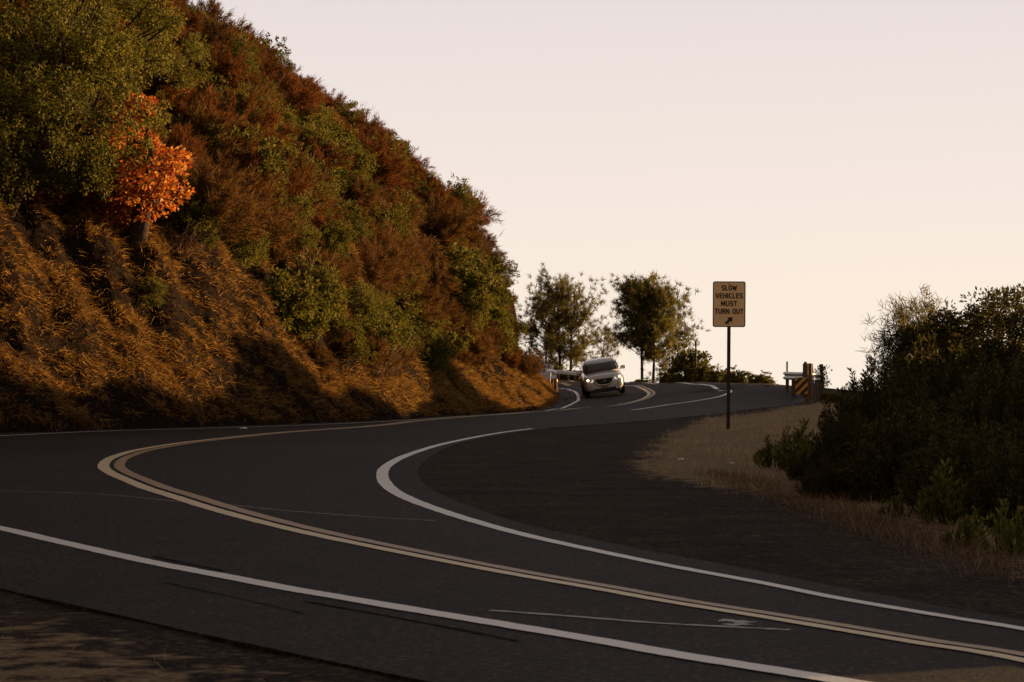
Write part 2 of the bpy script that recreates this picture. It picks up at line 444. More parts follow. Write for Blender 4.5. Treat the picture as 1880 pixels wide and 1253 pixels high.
def hz(x, y):
    """hill height (absolute), very low outside its foot"""
    x = np.atleast_1d(np.asarray(x, float)); y = np.atleast_1d(np.asarray(y, float))
    d = hill_dist(x, y)
    w = np.clip((y - 68) / 40.0, 0, 1); w = w * w * (3 - 2 * w)
    bump = 0.42 * np.sin(y * 0.62 + 0.9 * np.sin(d * 0.8)) * np.sin(d * 0.9 + y * 0.21 + 1.0) + 0.24 * np.sin(y * 1.45 + d * 1.7) + 0.17 * np.sin(y * 2.9 - d * 3.1 + 1.2 * np.sin(y * 0.7)) + 0.09 * np.sin(y * 6.3 + d * 5.0 + np.sin(d * 9)) + 0.05 * np.sin(y * 11.0 - d * 14.0)
    t = np.maximum(np.maximum(d, 0) + bump * np.clip(d / 1.3, 0.12, 1) * 0.9, 0)
    A = 3.3 * ((t + .25) ** 0.655 - .25 ** 0.655)
    B = 0.8 * np.minimum(t, 2.4) + 6.2 * ((np.maximum(t - 2.4, 0) + .05) ** 0.38 - .05 ** 0.38)
    z = A * (1 - w) + B * w
    z = z + 0.6 * lump(x, y) * np.clip(t / 2.0, 0, 1)
    return np.where(d > 0, z + gz(x, y), gz(x, y) + d * 1.5)
def surf(x, y):
    return np.maximum(gz(x, y), hz(x, y))
def surf1(x, y):
    return float(surf([x], [y])[0])
def hit(px, py, lo=8.0, hi=220.0):
    """first point of the ground or hill seen along a line of sight"""
    for step in (0.8, 0.1, 0.01):
        D = np.arange(lo, hi, step)
        x = (px - CX) * D / F; z = CAMH - (py - YH) * D / F
        s = surf(x, D)
        if not (s >= z).any():
            return None
        k = int(np.argmax(s >= z))
        lo, hi = D[k] - step, D[k] + step
    return (float(x[k]), float(D[k]), float(s[k]))

# ------------------------------------------------------------------ sheets: filled outlines laid on the ground
def resample(pts, step):
    out = []
    for (a, b) in zip(pts[:-1], pts[1:]):
        n = max(1, int(math.hypot(b[0] - a[0], b[1] - a[1]) / step))
        for i in range(n):
            t = i / n
            out.append((a[0] + (b[0] - a[0]) * t, a[1] + (b[1] - a[1]) * t))
    out.append(pts[-1])
    return out
def catmull(pts, sub=8):
    P = [pts[0]] + list(pts) + [pts[-1]]
    out = []
    for i in range(1, len(P) - 2):
        p0, p1, p2, p3 = (np.array(P[i + k]) for k in (-1, 0, 1, 2))
        for s in range(sub):
            t = s / sub
            out.append(tuple(0.5 * ((2 * p1) + (-p0 + p2) * t + (2 * p0 - 5 * p1 + 4 * p2 - p3) * t * t + (-p0 + 3 * p1 - 3 * p2 + p3) * t ** 3)))
    out.append(tuple(P[-2]))
    return out
def in_poly(x, y, poly):
    P = np.asarray(poly); n = len(P)
    ins = np.zeros(np.shape(x), bool)
    for i in range(n):
        ax, ay = P[i]; bx, by = P[(i + 1) % n]
        ins ^= ((ay > y) != (by > y)) & (x < (bx - ax) * (y - ay) / (by - ay + 1e-12) + ax)
    return ins
def sheet(name, poly, lift, mat, grid=0.8, skirt=0.035):
    poly = [tuple(map(float, p)) for p in poly]
    P = np.array(poly)
    gx, gy = np.meshgrid(np.arange(P[:, 0].min(), P[:, 0].max(), grid), np.arange(P[:, 1].min(), P[:, 1].max(), grid))
    gx = gx.ravel(); gy = gy.ravel()
    k = in_poly(gx, gy, P)
    gx, gy = gx[k], gy[k]
    n = len(poly)
    # keep interior points off the rim
    keep = np.ones(len(gx), bool)
    for i in range(n):
        keep &= np.hypot(gx - P[i, 0], gy - P[i, 1]) > grid * 0.3
    pts = [Vector(p) for p in poly] + [Vector((a, b)) for a, b in zip(gx[keep], gy[keep])]
    res = delaunay_2d_cdt(pts, [], [list(range(n))], 1, 1e-5)
    v2 = np.array([tuple(v) for v in res[0]]); f = np.array([tuple(q) for q in res[2]])
    z = gz(v2[:, 0], v2[:, 1]) + lift
    me = bpy.data.meshes.new(name)
    V = [tuple(p) for p in np.c_[v2, z]]
    Fc = [tuple(int(i) for i in q) for q in f]
    if skirt:
        rim = {}
        for q in Fc:
            for a, b in ((q[0], q[1]), (q[1], q[2]), (q[2], q[0])):
                if (b, a) in rim: del rim[(b, a)]
                else: rim[(a, b)] = 1
        low = {}
        def lw(i):
            if i not in low:
                low[i] = len(V); V.append((V[i][0], V[i][1], V[i][2] - skirt))
            return low[i]
        for a, b in rim:
            Fc.append((b, a, lw(a), lw(b)))
    me.from_pydata(V, [], Fc)
    me.update()
    return link(name, me, mat, None)

def ribbon(name, pts, width, lift, mat, off=0.0, taper=False, wob=0.06):
    """painted line along world xy points; a thin sheet on the road"""
    pts = np.array(pts)
    d = np.gradient(pts, axis=0)
    d /= np.linalg.norm(d, axis=1)[:, None]
    nrm = np.c_[-d[:, 1], d[:, 0]]
    V = []; Fc = []
    rnd = random.Random(len(pts))
    for i in range(len(pts)):
        tp = min(1, max(0, (pts[i][1] - 11) / 16)) if taper else 1.0
        tp = 0.55 + 0.45 * tp * tp * (3 - 2 * tp) if taper else 1.0
        w = width * tp * (1 + wob * rnd.uniform(-1, 1)) / 2
        c = pts[i] + nrm[i] * off * tp
        for s in (-1, 0, 1):
            q = c + nrm[i] * w * s
            V.append((q[0], q[1], 0))
    V = np.array(V)
    V[:, 2] = gz(V[:, 0], V[:, 1]) + lift
    for i in range(len(pts) - 1):
        for s in (0, 1):
            a = i * 3 + s
            Fc.append((a, a + 1, a + 4, a + 3))
    return np_mesh(name, V, Fc)

def line_xy(line, sub=10):
    return catmull([xy(p) for p in line], sub)

# hairpin: outer edge bulges out of the frame on the left
left_bulge = [(-7.6, 24.5), (-10.2, 29.5), (-12.0, 36), (-12.4, 43), (-12.1, 48.5)]
outer_pts = catmull([xy(p) for p in OUTER] + left_bulge + [xy(p) for p in HILL_EDGE[1:]], 10)
yellow_pts = line_xy(YELLOW)
inner_pts = line_xy(INNER)
far_pts = line_xy(FAR)

cam_edge = [(2300, 1500), (1300, 1330), (900, 1272), (700, 1233), (529, 1197), (340, 1157), (189, 1122), (0, 1080), (-200, 1030)]
A1 = catmull([xy(p) for p in cam_edge] + [(-8.3, 20.5), (-12.6, 27), (-14.6, 36), (-14.6, 45), (-13.6, 52)], 6)
A2 = [(HB[k][0] - 0.9, HB[k][1] + 0.3) for k in range(4, 15)] + [(1.7, 120), (1.6, 134), (-0.5, 146), (-6, 155), (-20, 164)]
B_far = [(-20, 200), (-3, 199), (2.2, 186)] + [(xy(p)[0] + 0.55, xy(p)[1] + 0.9) for p in [(1067, 700, 164), (1120, 701, 152), (1180, 701.5, 141)]] + \
        [xy(p) for p in [(1240, 701, 132), (1290, 700.8, 124), (1350, 701.5, 117), (1400, 703, 111), (1440, 706, 104), (1465, 713, 97), (1478, 724, 91.5), (1476, 735, 87.5), (1450, 743, 84.5), (1400, 750, 79.5), (1330, 758, 74.5), (1260, 766, 71), (1200, 772.5, 68), (1100, 780, 64.5)]]
B_in = [xy(p) for p in [(1010, 787), (940, 796), (880, 806), (820, 822), (785, 843), (768, 862), (775, 884), (806, 906), (870, 932), (960, 962), (1111, 995), (1238, 1020), (1400, 1050), (1539, 1078), (1744, 1116), (1880, 1139), (2300, 1212)]]
road_poly = A1 + A2 + B_far + catmull(B_in, 5)
road = sheet('road', road_poly, 0.0, M['asphalt'], grid=0.7)
tag(road, kind='structure')

def marking(name, me_list, mat):
    """joins ribbons of one paint colour"""
    bm = bmesh.new()
    for me in me_list:
        bm.from_mesh(me); bpy.data.meshes.remove(me)
    me = bpy.data.meshes.new(name); bm.to_mesh(me); bm.free()
    o = link(name, me, mat)
    return tag(o, kind='structure')

wide = 0.16
marking('white_edge_line', [ribbon('a', outer_pts, 0.15, 0.006, None)], M['white_line'])
marking('white_edge_line', [ribbon('b', inner_pts, 0.155, 0.006, None, taper=True)], M['white_line'])
marking('white_edge_line', [ribbon('c', far_pts, 0.2, 0.006, None)], M['white_line'])
marking('double_yellow_line', [ribbon('d', yellow_pts, 0.16, 0.006, None, 0.115, True)], M['yellow_line'])
marking('double_yellow_line', [ribbon('e', yellow_pts, 0.15, 0.006, None, -0.11, True)], M['yellow_line_worn'])

# ------------------------------------------------------------------ ground sheet
verge_px = [(1165, 855), (1195, 822), (1235, 797), (1300, 776), (1400, 757), (1480, 744), (1560, 735), (1900, 735), (2200, 800), (2200, 1120), (1880, 1020), (1760, 990), (1640, 958), (1560, 934), (1480, 918), (1400, 903), (1300, 890), (1210, 875)]
verge_poly = [xy((a, b, 5328 / (b - 700)) if b > 760 else (a, b, {757: 74, 744: 84, 735: 92}[b])) for a, b in verge_px]
def axis(lo, hi, dense_lo, dense_hi, fine, g=1.25):
    v = list(np.arange(dense_lo, dense_hi + 1e-6, fine))
    s = fine
    while v[0] > lo: s *= g; v.insert(0, v[0] - s)
    s = fine
    while v[-1] < hi: s *= g; v.append(v[-1] + s)
    return np.array(v)
gx = axis(-400, 500, -14, 20, 0.4); gy = axis(-60, 900, 8, 60, 0.4, 1.06)
GX, GY = np.meshgrid(gx, gy)
GZ = gz(GX, GY) - 0.016
rough = 0.011 * np.sin(GX * 3.1 + GY * 1.7) * np.sin(GX * 1.3 - GY * 2.3)
GZ += rough
nx, ny = len(gx), len(gy)
idx = np.arange(nx * ny).reshape(ny, nx)
faces = np.stack([idx[:-1, :-1], idx[:-1, 1:], idx[1:, 1:], idx[1:, :-1]], -1).reshape(-1, 4)
gme = np_mesh('ground', np.stack([GX, GY, GZ], -1).reshape(-1, 3), faces)
att = gme.attributes.new('verge', 'FLOAT', 'POINT')
vm = in_poly(GX, GY, verge_poly).astype(float)
near_bank = in_poly(GX, GY, [xy(p) for p in [(-200, 1085), (0, 1130), (200, 1170), (400, 1210), (560, 1253), (560, 1500), (-600, 1500)]]).astype(float) * 0.7
vm = np.maximum(vm, near_bank)
for _ in range(2):
    q = np.pad(vm, 1, mode='edge'); vm = (q[:-2, 1:-1] + q[2:, 1:-1] + q[1:-1, :-2] + q[1:-1, 2:] + 2 * vm) / 6
att.data.foreach_set('value', vm.astype(np.float32).ravel())
ground = link('ground', gme, M['ground'], None, True)
tag(ground, kind='structure')

# ------------------------------------------------------------------ hill sheet
hx = axis(-75, 6, -17, 4, 0.14, 1.12); hy = axis(20, 190, 46, 130, 0.17, 1.12)
HX, HY = np.meshgrid(hx, hy)
HZ = hz(HX, HY)
nx, ny = len(hx), len(hy)
idx = np.arange(nx * ny).reshape(ny, nx)
faces = np.stack([idx[:-1, :-1], idx[:-1, 1:], idx[1:, 1:], idx[1:, :-1]], -1).reshape(-1, 4)
dd = hill_dist(HX, HY).ravel()
faces = faces[(dd[faces] > -1.2).all(1)]
hill = link('hillside', np_mesh('hillside', np.stack([HX, HY, HZ], -1).reshape(-1, 3), faces), M['soil'], None, True)
tag(hill, kind='structure')
# ------------------------------------------------------------------ plant geometry
def norm(v):
    return v / np.maximum(np.linalg.norm(v, axis=-1, keepdims=True), 1e-9)

def leaves(c, d, length, width, rng, fold=0.25):
    """rhombic leaves: base at c, pointing along d"""
    n = len(c)
    d = norm(d)
    up = norm(rng.normal(size=(n, 3)))
    s = norm(np.cross(d, up)); nn = np.cross(s, d)
    L_ = (length * rng.uniform(0.6, 1.25, n))[:, None]; w = (width * rng.uniform(0.7, 1.2, n))[:, None]
    a = c; b = c + d * L_ * 0.5 + s * w * 0.5 + nn * w * fold; t = c + d * L_; e = c + d * L_ * 0.5 - s * w * 0.5 + nn * w * fold
    V = np.stack([a, b, t, e], 1).reshape(-1, 3)
    Fq = np.arange(n * 4).reshape(n, 4)
    return V, Fq

def spikes(c, d, length, width, rng, bend=None, jitter=0.5):
    """thin curved blades: 2 quads + tip folded into 3 quads of 8 verts"""
    n = len(c)
    d = norm(d)
    s = norm(np.cross(d, norm(rng.normal(size=(n, 3)))))
    L_ = (length * rng.uniform(1 - jitter, 1 + jitter, n))[:, None]; w = (width * rng.uniform(0.7, 1.3, n))[:, None]
    bd = np.zeros((n, 3)) if bend is None else bend
    rows = []
    for t, k in ((0, 1.0), (0.35, 0.9), (0.7, 0.6), (1.0, 0.12)):
        p = c + d * L_ * t + bd * L_ * t * t
        rows.append(np.stack([p - s * w * k * 0.5, p + s * w * k * 0.5], 1))
    V = np.stack(rows, 1).reshape(-1, 3)     # n x 4 x 2
    base = (np.arange(n) * 8)[:, None, None]
    q = np.array([[0, 1, 3, 2], [2, 3, 5, 4], [4, 5, 7, 6]])[None]
    return V, (base + q).reshape(-1, 4)

def join(parts):
    Vs, Fs, o = [], [], 0
    for V, Fq in parts:
        Vs.append(V); Fs.append(Fq + o); o += len(V)
    return np.concatenate(Vs), np.concatenate(Fs)

def dome_clumps(rng, n, rx, rz, z0=0.15, shell=0.75):
    """clump centres in an uneven dome"""
    d = norm(rng.normal(size=(n * 3, 3))); d[:, 2] = np.abs(d[:, 2]) * 1.1 - 0.12
    d = d[:n]
    r = shell + (1 - shell) * rng.uniform(-1, 1, n)
    r *= rng.uniform(0.6, 1.12, n)
    return np.c_[d[:, 0] * r * rx, d[:, 1] * r * rx, z0 * rz + np.maximum(d[:, 2], -0.1) * r * rz]

def stem_mesh(tips, base_r, rng, base_spread=0.12, name='stem', curl=0.25):
    mb = MB()
    for t in tips:
        t = np.asarray(t)
        b = np.array([rng.uniform(-1, 1) * base_spread, rng.uniform(-1, 1) * base_spread, -0.15])
        m = (b + t) / 2 + rng.normal(size=3) * curl * np.linalg.norm(t) * 0.3
        m2 = (m + t) / 2 + rng.normal(size=3) * curl * np.linalg.norm(t) * 0.12
        mb.tube([b, m, m2, t], [base_r, base_r * 0.7, base_r * 0.45, base_r * 0.2], 5, False)
    return mb

def leafy_shrub(seed, nl=5200, rx=1.0, rz=1.15, ll=0.085, lw=0.045, mat='leaf_green', clumps=26, cr=0.34, upright=0.5, name='leafy_shrub'):
    rng = np.random.default_rng(seed)
    root = empty(name)
    C = dome_clumps(rng, clumps, rx, rz)
    k = rng.integers(0, clumps, nl)
    rr = cr * rng.uniform(0.55, 1.35, clumps)
    o = norm(rng.normal(size=(nl, 3)))
    rad = rng.uniform(0.25, 1.0, nl) ** 0.5
    # leaves sit along short sprigs, so that they bunch
    sprig = norm(rng.normal(size=(clumps, 14, 3)))[k, rng.integers(0, 14, nl)]
    p = C[k] + sprig * (rr[k] * rad)[:, None] + o * 0.055
    d = sprig * 0.8 + o * 0.8 + np.array([0, 0, upright])
    p[:, 2] = np.maximum(p[:, 2], 0.02)
    V, Fq = leaves(p, d, ll, lw, rng)
    link('foliage', np_mesh('foliage', V, Fq), M[mat], root)
    stem_mesh([c * 0.95 for c in C[::2]], 0.025 * rx, rng).build('stem', M['twig'], root, True)
    return root

def feathery_shrub(seed, plumes=54, per=130, rx=1.0, rz=1.05, mat='feather', name='feathery_shrub', ln=0.13, wd=0.013, lean=(0, 0, 0)):
    """fine dry wand-like twigs in soft plumes"""
    rng = np.random.default_rng(seed)
    root = empty(name)
    parts = []; tips = []
    for i in range(plumes):
        d = norm(rng.normal(size=3)); d[2] = abs(d[2]) * 0.9 + 0.35
        d = norm(d + np.array(lean))
        ln_ = rng.uniform(0.65, 1.15)
        tip = np.array([d[0] * rx, d[1] * rx, d[2] * rz]) * ln_
        b = np.array([rng.uniform(-.2, .2) * rx, rng.uniform(-.2, .2) * rx, 0])
        sag = rng.normal(size=3) * 0.12
        t = rng.uniform(0.28, 1.0, per) ** 0.8
        p = b + (tip - b) * t[:, None] + sag * (t * (1 - t) * 4)[:, None] + rng.normal(size=(per, 3)) * 0.075 * (1.3 - t)[:, None]
        dd_ = norm(tip - b) * 1.15 + rng.normal(size=(per, 3)) * 0.55
        parts.append(spikes(p, dd_, ln, wd, rng, bend=rng.normal(size=(per, 3)) * 0.18))
        if i % 3 == 0: tips.append(tip * 0.9)
    V, Fq = join(parts)
    link('foliage', np_mesh('foliage', V, Fq), M[mat], root)
    stem_mesh(tips, 0.02, rng).build('stem', M['twig'], root, True)
    return root

def oak_tree(seed, nl=15000, r=2.3, h=4.6, mat='leaf_oak', ll=0.10, lw=0.062, name='oak_tree', clumps=46, cr=0.62):
    rng = np.random.default_rng(seed)
    root = empty(name)
    mb = MB()
    fork = np.array([rng.uniform(-.2, .2), rng.uniform(-.2, .2), h * 0.28])
    mb.tube([(0, 0, -0.5), fork * 0.5, fork], [0.2, 0.16, 0.14], 8, False)
    cz = h * 0.58
    C = norm(rng.normal(size=(clumps, 3))) * (rng.uniform(0.35, 1.05, clumps) ** 0.6)[:, None] * np.array([r, r, h * 0.42]) + np.array([0, 0, cz])
    mb.build('trunk', M['bark'], root, True)
    lb = MB()
    for c in C[::2]:
        m = (fork + c) / 2 + rng.normal(size=3) * 0.25
        lb.tube([fork, fork * 0.5 + m * 0.5 + rng.normal(size=3) * 0.08, m, c], [0.10, 0.075, 0.05, 0.015], 6, False)
    lb.build('limbs', M['bark'], root, True)
    k = rng.integers(0, clumps, nl)
    rr = cr * rng.uniform(0.6, 1.3, clumps)
    sp = norm(rng.normal(size=(clumps, 26, 3)))
    sprig = sp[k, rng.integers(0, 26, nl)]
    rad = rng.uniform(0.2, 1, nl) ** 0.5
    o = norm(rng.normal(size=(nl, 3)))
    p = C[k] + sprig * (rr[k] * rad)[:, None] * np.array([1, 1, 0.8]) + o * 0.07
    V, Fq = leaves(p, sprig * 0.6 + o + np.array([0, 0, -0.15]), ll, lw, rng)
    link('crown', np_mesh('crown', V, Fq), M[mat], root)
    return root

def pine_tree(seed, h=8.0, trunks=1, branches=34, spread=1.9, puffs=7, mat='needle', lean=0.0, bare=0.28, name='pine_tree', needles=16, top=1.0, nlen=0.27, nwid=0.032):
    rng = np.random.default_rng(seed)
    root = empty(name)
    bb = MB(); parts = []
    for tk in range(trunks):
        off = np.array([(tk - (trunks - 1) / 2) * 0.65, rng.uniform(-.3, .3), 0.0])
        lx = lean + (tk - (trunks - 1) / 2) * 0.10
        hh = h * (1.0 if tk == 0 else 0.88)
        def axis_at(t):
            return off + np.array([lx * hh * t + 0.12 * math.sin(3 * t + tk), 0.08 * math.sin(4 * t + seed), hh * t])
        tb = MB()
        tb.tube([axis_at(t) - (np.array([0, 0, 0.6]) if t == 0 else 0) for t in np.linspace(0, 0.97, 9)], list(np.linspace(0.13, 0.025, 9) * (h / 8)), 8, True)
        tb.build('trunk', M['bark'], root, True)
        for i in range(branches):
            t = bare + (0.97 - bare) * (i + rng.uniform(0, 0.8)) / branches
            a = rng.uniform(0, 2 * math.pi)
            u = (t - bare) / (1 - bare)
            ln_ = spread * (0.35 + 1.0 * math.sin(math.pi * min(1, 0.22 + u * 0.78)) ** 0.8) * rng.uniform(0.55, 1.15) * (top if u > 0.8 else 1)
            p0 = axis_at(t)
            dirv = np.array([math.cos(a), math.sin(a), rng.uniform(0.15, 0.75) + 0.5 * u])
            p1 = p0 + dirv * ln_ * 0.5
            p2 = p0 + dirv * ln_ + np.array([0, 0, 0.12 * ln_])
            bb.tube([p0, p1, p2], [0.035 * (h / 8), 0.022 * (h / 8), 0.008], 5, False)
            m = int(puffs * rng.uniform(0.6, 1.4))
            for j in range(m):
                s = rng.uniform(0.35, 1.05)
                c = p0 + (p2 - p0) * s + rng.normal(size=3) * 0.20 * (0.5 + s)
                dd_ = norm(rng.normal(size=(needles, 3)) + dirv * 0.55 + np.array([0, 0, 0.35]))
                parts.append(spikes(np.repeat(c[None], needles, 0) + rng.normal(size=(needles, 3)) * 0.05, dd_, nlen, nwid, rng, bend=rng.normal(size=(needles, 3)) * 0.08))
    bb.build('branches', M['bark'], root, True)
    V, Fq = join(parts)
    link('crown', np_mesh('crown', V, Fq), M[mat], root)
    return root

def whorl_bush(seed, stems=120, per=60, rx=1.0, rz=1.5, ll=0.075, lw=0.024, mat='leaf_bush', name='dense_bush', fan=0.5, base=0.55, low=0.15):
    """upright leafy wands, leaves in whorls thickest to the tip"""
    rng = np.random.default_rng(seed)
    root = empty(name)
    P, Dv = [], []
    tips = []
    for i in range(stems):
        a = rng.uniform(0, 2 * math.pi); r = math.sqrt(rng.uniform(0, 1)) * rx
        h = rz * (1 - 0.55 * (r / rx) ** 2) * rng.uniform(0.62, 1.08)
        b = np.array([math.cos(a) * r * base, math.sin(a) * r * base, 0.0])
        tip = np.array([math.cos(a) * r * (1 + rng.uniform(-.1, .1)), math.sin(a) * r, h]) + rng.normal(size=3) * 0.06
        sag = rng.normal(size=3) * 0.08
        t = low + (1 - low) * rng.uniform(0, 1, per) ** 0.75
        p = b + (tip - b) * t[:, None] + sag * (4 * t * (1 - t))[:, None]
        ax = norm(tip - b)
        o = norm(rng.normal(size=(per, 3)))
        side = norm(o - ax * (o @ ax)[:, None])
        P.append(p + side * 0.012); Dv.append(ax * fan + side * 0.75 + np.array([0, 0, 0.15]))
        if i % 2 == 0: tips.append((b, p, tip, sag))
    V, Fq = leaves(np.concatenate(P), np.concatenate(Dv), ll, lw, rng)
    link('foliage', np_mesh('foliage', V, Fq), M[mat], root)
    mb = MB()
    for b, p, tip, sag in tips:
        mb.tube([b - np.array([0, 0, .15]), (b + tip) / 2 + sag, tip], [0.014, 0.010, 0.004], 4, False)
    mb.build('stem', M['twig'], root, True)
    return root

# ------------------------------------------------------------------ hillside plants
rnd = random.Random(11)
first = {}
def place(key, maker, loc, s, rz, tilt=None):
    if key not in first:
        o = maker(); first[key] = o
    else:
        o = copy_tree(first[key])
    o.location = loc
    o.scale = (s[0], s[0], s[1]) if hasattr(s, '__len__') else (s, s, s)
    q = Quaternion((0, 0, 1), rz)
    if tilt is not None:
        n = Vector(tilt); q = Vector((0, 0, 1)).rotation_difference(n.normalized()) @ q
    o.rotation_mode = 'QUATERNION'; o.rotation_quaternion = q
    return o

def hill_normal(x, y):
    e = 0.3
    a = surf([x + e, x - e, x, x], [y, y, y + e, y - e])
    return Vector((-(a[0] - a[1]) / (2 * e), -(a[2] - a[3]) / (2 * e), 1)).normalized()

def on_hill(px, py, sink=0.1):
    h_ = hit(px, py)
    return h_

# named plants: (px, py of the foot/middle, kind, scale, label, category)
def hill_plant(px, py, key, maker, s, label, cat, group=None, mix=0.45, rz=None, sink=0.12, out=0.0):
    h_ = hit(px, py)
    if h_ is None: return None
    n = hill_normal(h_[0], h_[1])
    t = Vector((0, 0, 1)) * (1 - mix) + n * mix
    o = place(key, maker, (h_[0] - n[0] * sink, h_[1] - n[1] * sink, h_[2] - n[2] * sink), s, rnd.uniform(0, 6.28) if rz is None else rz, t)
    tag(o, label, cat, group)
    return o

GM = [lambda s=s: leafy_shrub(100 + s, nl=(5600, 9000, 3600, 6400)[s], ll=(0.085, 0.06, 0.115, 0.09)[s], lw=(0.05, 0.036, 0.075, 0.034)[s], clumps=(26, 34, 17, 24)[s], cr=(0.34, 0.27, 0.42, 0.36)[s], rz=(1.15, 1.0, 1.3, 1.5)[s]) for s in range(4)]
FM = [lambda s=s: feathery_shrub(200 + s, mat='feather' if s % 2 == 0 else 'feather_b') for s in range(5)]
OM = [lambda s=s: oak_tree(300 + s) for s in range(2)]

# oaks filling the top left: (px, py of the foot, scale, label)
for i, (px, py, s, lab) in enumerate([
    (105, 335, 0.95, 'large green oak directly above the red-leaved tree'),
    (20, 395, 0.85, 'dark green oak cut off by the left edge of the picture, above the orange grass'),
    (150, 185, 0.9, 'tall yellow-green oak at the top of the picture, catching sun on its right flank'),
    (45, 205, 0.95, 'green oak in the top left corner of the picture'),
    (285, 195, 0.62, 'slim olive oak standing between the big oaks and the rust scrub'),
    (120, 60, 1.0, 'shaded oak reaching past the top edge, behind the other oaks'),
]):
    hill_plant(px, py, 'oak%d' % (i % 2), OM[i % 2], s, lab, 'tree', 'green oaks on the upper left of the hill', mix=0.5)

# the red tree
def red_maker():
    return oak_tree(417, nl=6000, r=1.0, h=2.7, mat='leaf_red', ll=0.085, lw=0.065, name='red_leaved_tree', clumps=30, cr=0.27)
hill_plant(250, 432, 'red', red_maker, (1.5, 1.3), 'small tree with bright red and orange autumn leaves below the oaks', 'tree', mix=0.62, sink=-0.35)
def red2_maker():
    return leafy_shrub(411, nl=700, rx=0.35, rz=0.5, ll=0.10, lw=0.07, mat='leaf_red', clumps=9, cr=0.2, upright=-0.2, name='orange_leaved_sapling')
hill_plant(192, 420, 'red2', red2_maker, 1.3, 'sapling with hanging orange yellow leaves at the lower left of the red tree', 'sapling', mix=0.8, sink=-0.3)

named = [
    (345, 300, 1, 0.95, 'bushy dark green shrub on the right of the red-leaved tree'),
    (420, 320, 2, 1.0, 'broad green shrub with glinting leaves, second to the right of the red tree'),
    (345, 420, 0, 0.9, 'rounded green shrub just below the red-leaved tree'),
    (440, 255, 3, 0.8, 'green shrub beneath the deep shadowed hollow of rust scrub'),
    (440, 470, 1, 0.85, 'tall green shrub at the edge of the orange grass, below the mid-slope scrub'),
    (505, 570, 2, 0.8, 'green shrub at the right end of the orange grass slope'),
    (275, 560, 3, 0.38, 'small lime green shrub alone in the orange grass'),
    (640, 330, 0, 0.85, 'dark green shrub in the middle of the rust scrub'),
    (700, 300, 2, 0.75, 'green shrub below the skyline in the middle of the hill'),
    (705, 540, 0, 1.0, 'yellow-green shrub beside the strip of golden grass'),
    (710, 620, 1, 0.95, 'lowest yellow-green shrub of the column above the roadside bank'),
    (790, 680, 3, 0.7, 'green shrub low on the bank, nearest the road edge below the golden grass'),
    (850, 540, 2, 1.0, 'sunlit green shrub in the scrub near the nose of the hill'),
    (900, 600, 1, 0.9, 'green shrub above the bend, below the sunlit one'),
    (930, 520, 0, 0.95, 'dark green shrub on the overhanging edge of the hill against the sky'),
    (915, 455, 3, 0.9, 'ragged dark shrub jutting from the steepest edge of the skyline'),
    (965, 640, 2, 0.75, 'olive shrub at the hill edge beside the far pines'),
    (560, 240, 1, 0.8, 'green shrub among rust scrub under the long skyline'),
    (410, 90, 0, 0.9, 'green shrub on the skyline close to the top of the picture'),
    (600, 190, 3, 0.6, 'small green shrub poking out of the skyline rust scrub'),
    (700, 245, 1, 0.55, 'dark green shrub tuft breaking the skyline midway down'),
    (835, 340, 2, 0.6, 'little dark shrub on the skyline above the dark hollow'),
    (880, 385, 0, 0.6, 'leafy shrub tuft on the skyline just above the steep drop'),
    (490, 115, 2, 0.7, 'leafy shrub on the upper skyline left of the wispy scrub'),
]
for px, py, k, s, lab in named:
    hill_plant(px, py, 'g%d' % k, GM[k], s * 1.3, lab, 'shrub', 'green shrubs on the hillside')

def golden_maker():
    return feathery_shrub(260, plumes=40, per=60, rx=0.75, rz=0.9, mat='grass', name='golden_grass_clump', ln=0.26, wd=0.016, lean=(0.35, -0.1, 0))
for px, py, s, lab in [(690, 400, .8, 'topmost golden grass clump of the bright strip on the slope'), (715, 435, .9, 'golden grass clump second from the top of the bright strip'),
                       (735, 475, .9, 'golden grass clump in the middle of the bright strip'), (748, 520, .8, 'golden grass clump beside the yellow-green shrub'),
                       (770, 600, .8, 'golden grass clump low in the bright strip'), (825, 690, .7, 'golden grass clump at the top of the dark roadside bank'),
                       (1000, 690, .75, 'glowing orange grass clump at the nose of the hill in front of the white pickup'), (1012, 708, .5, 'small orange grass clump by the wooden posts at the road bend')]:
    hill_plant(px, py, 'gold', golden_maker, s, lab, 'grass clump', 'golden grass clumps on the hillside', mix=0.6)

# rust and brown scrub: fills the rest; labels by belt
def belt(px, py):
    # skyline height of the bare hill at this column
    return px, py
placed = []
def try_fill(n, seed, mind, region):
    r_ = random.Random(seed); c = 0
    for _ in range(n * 14):
        px, py = r_.uniform(*region[0]), r_.uniform(*region[1])
        if c >= n: break
        # the grass slope low on the left stays open
        line = 395 + max(0, px - 330) * 0.52
        if px < 560 and py > line: continue
        if py > 700: continue
        h_ = hit(px, py)
        if h_ is None or hill_dist(h_[0], h_[1]) < 0.5: continue
        p = Vector(h_)
        if any((p - q).length < mind for q in placed): continue
        placed.append(p); c += 1
        yield px, py, h_
sky_x = [(360, 0), (500, 95), (600, 140), (720, 240), (800, 280), (870, 350), (930, 420), (945, 490), (960, 560), (975, 640), (1020, 700)]
def sky_y(px):
    if px <= 360: return -100
    for (a, b), (c, d) in zip(sky_x[:-1], sky_x[1:]):
        if a <= px <= c: return b + (d - b) * (px - a) / (c - a)
    return 700
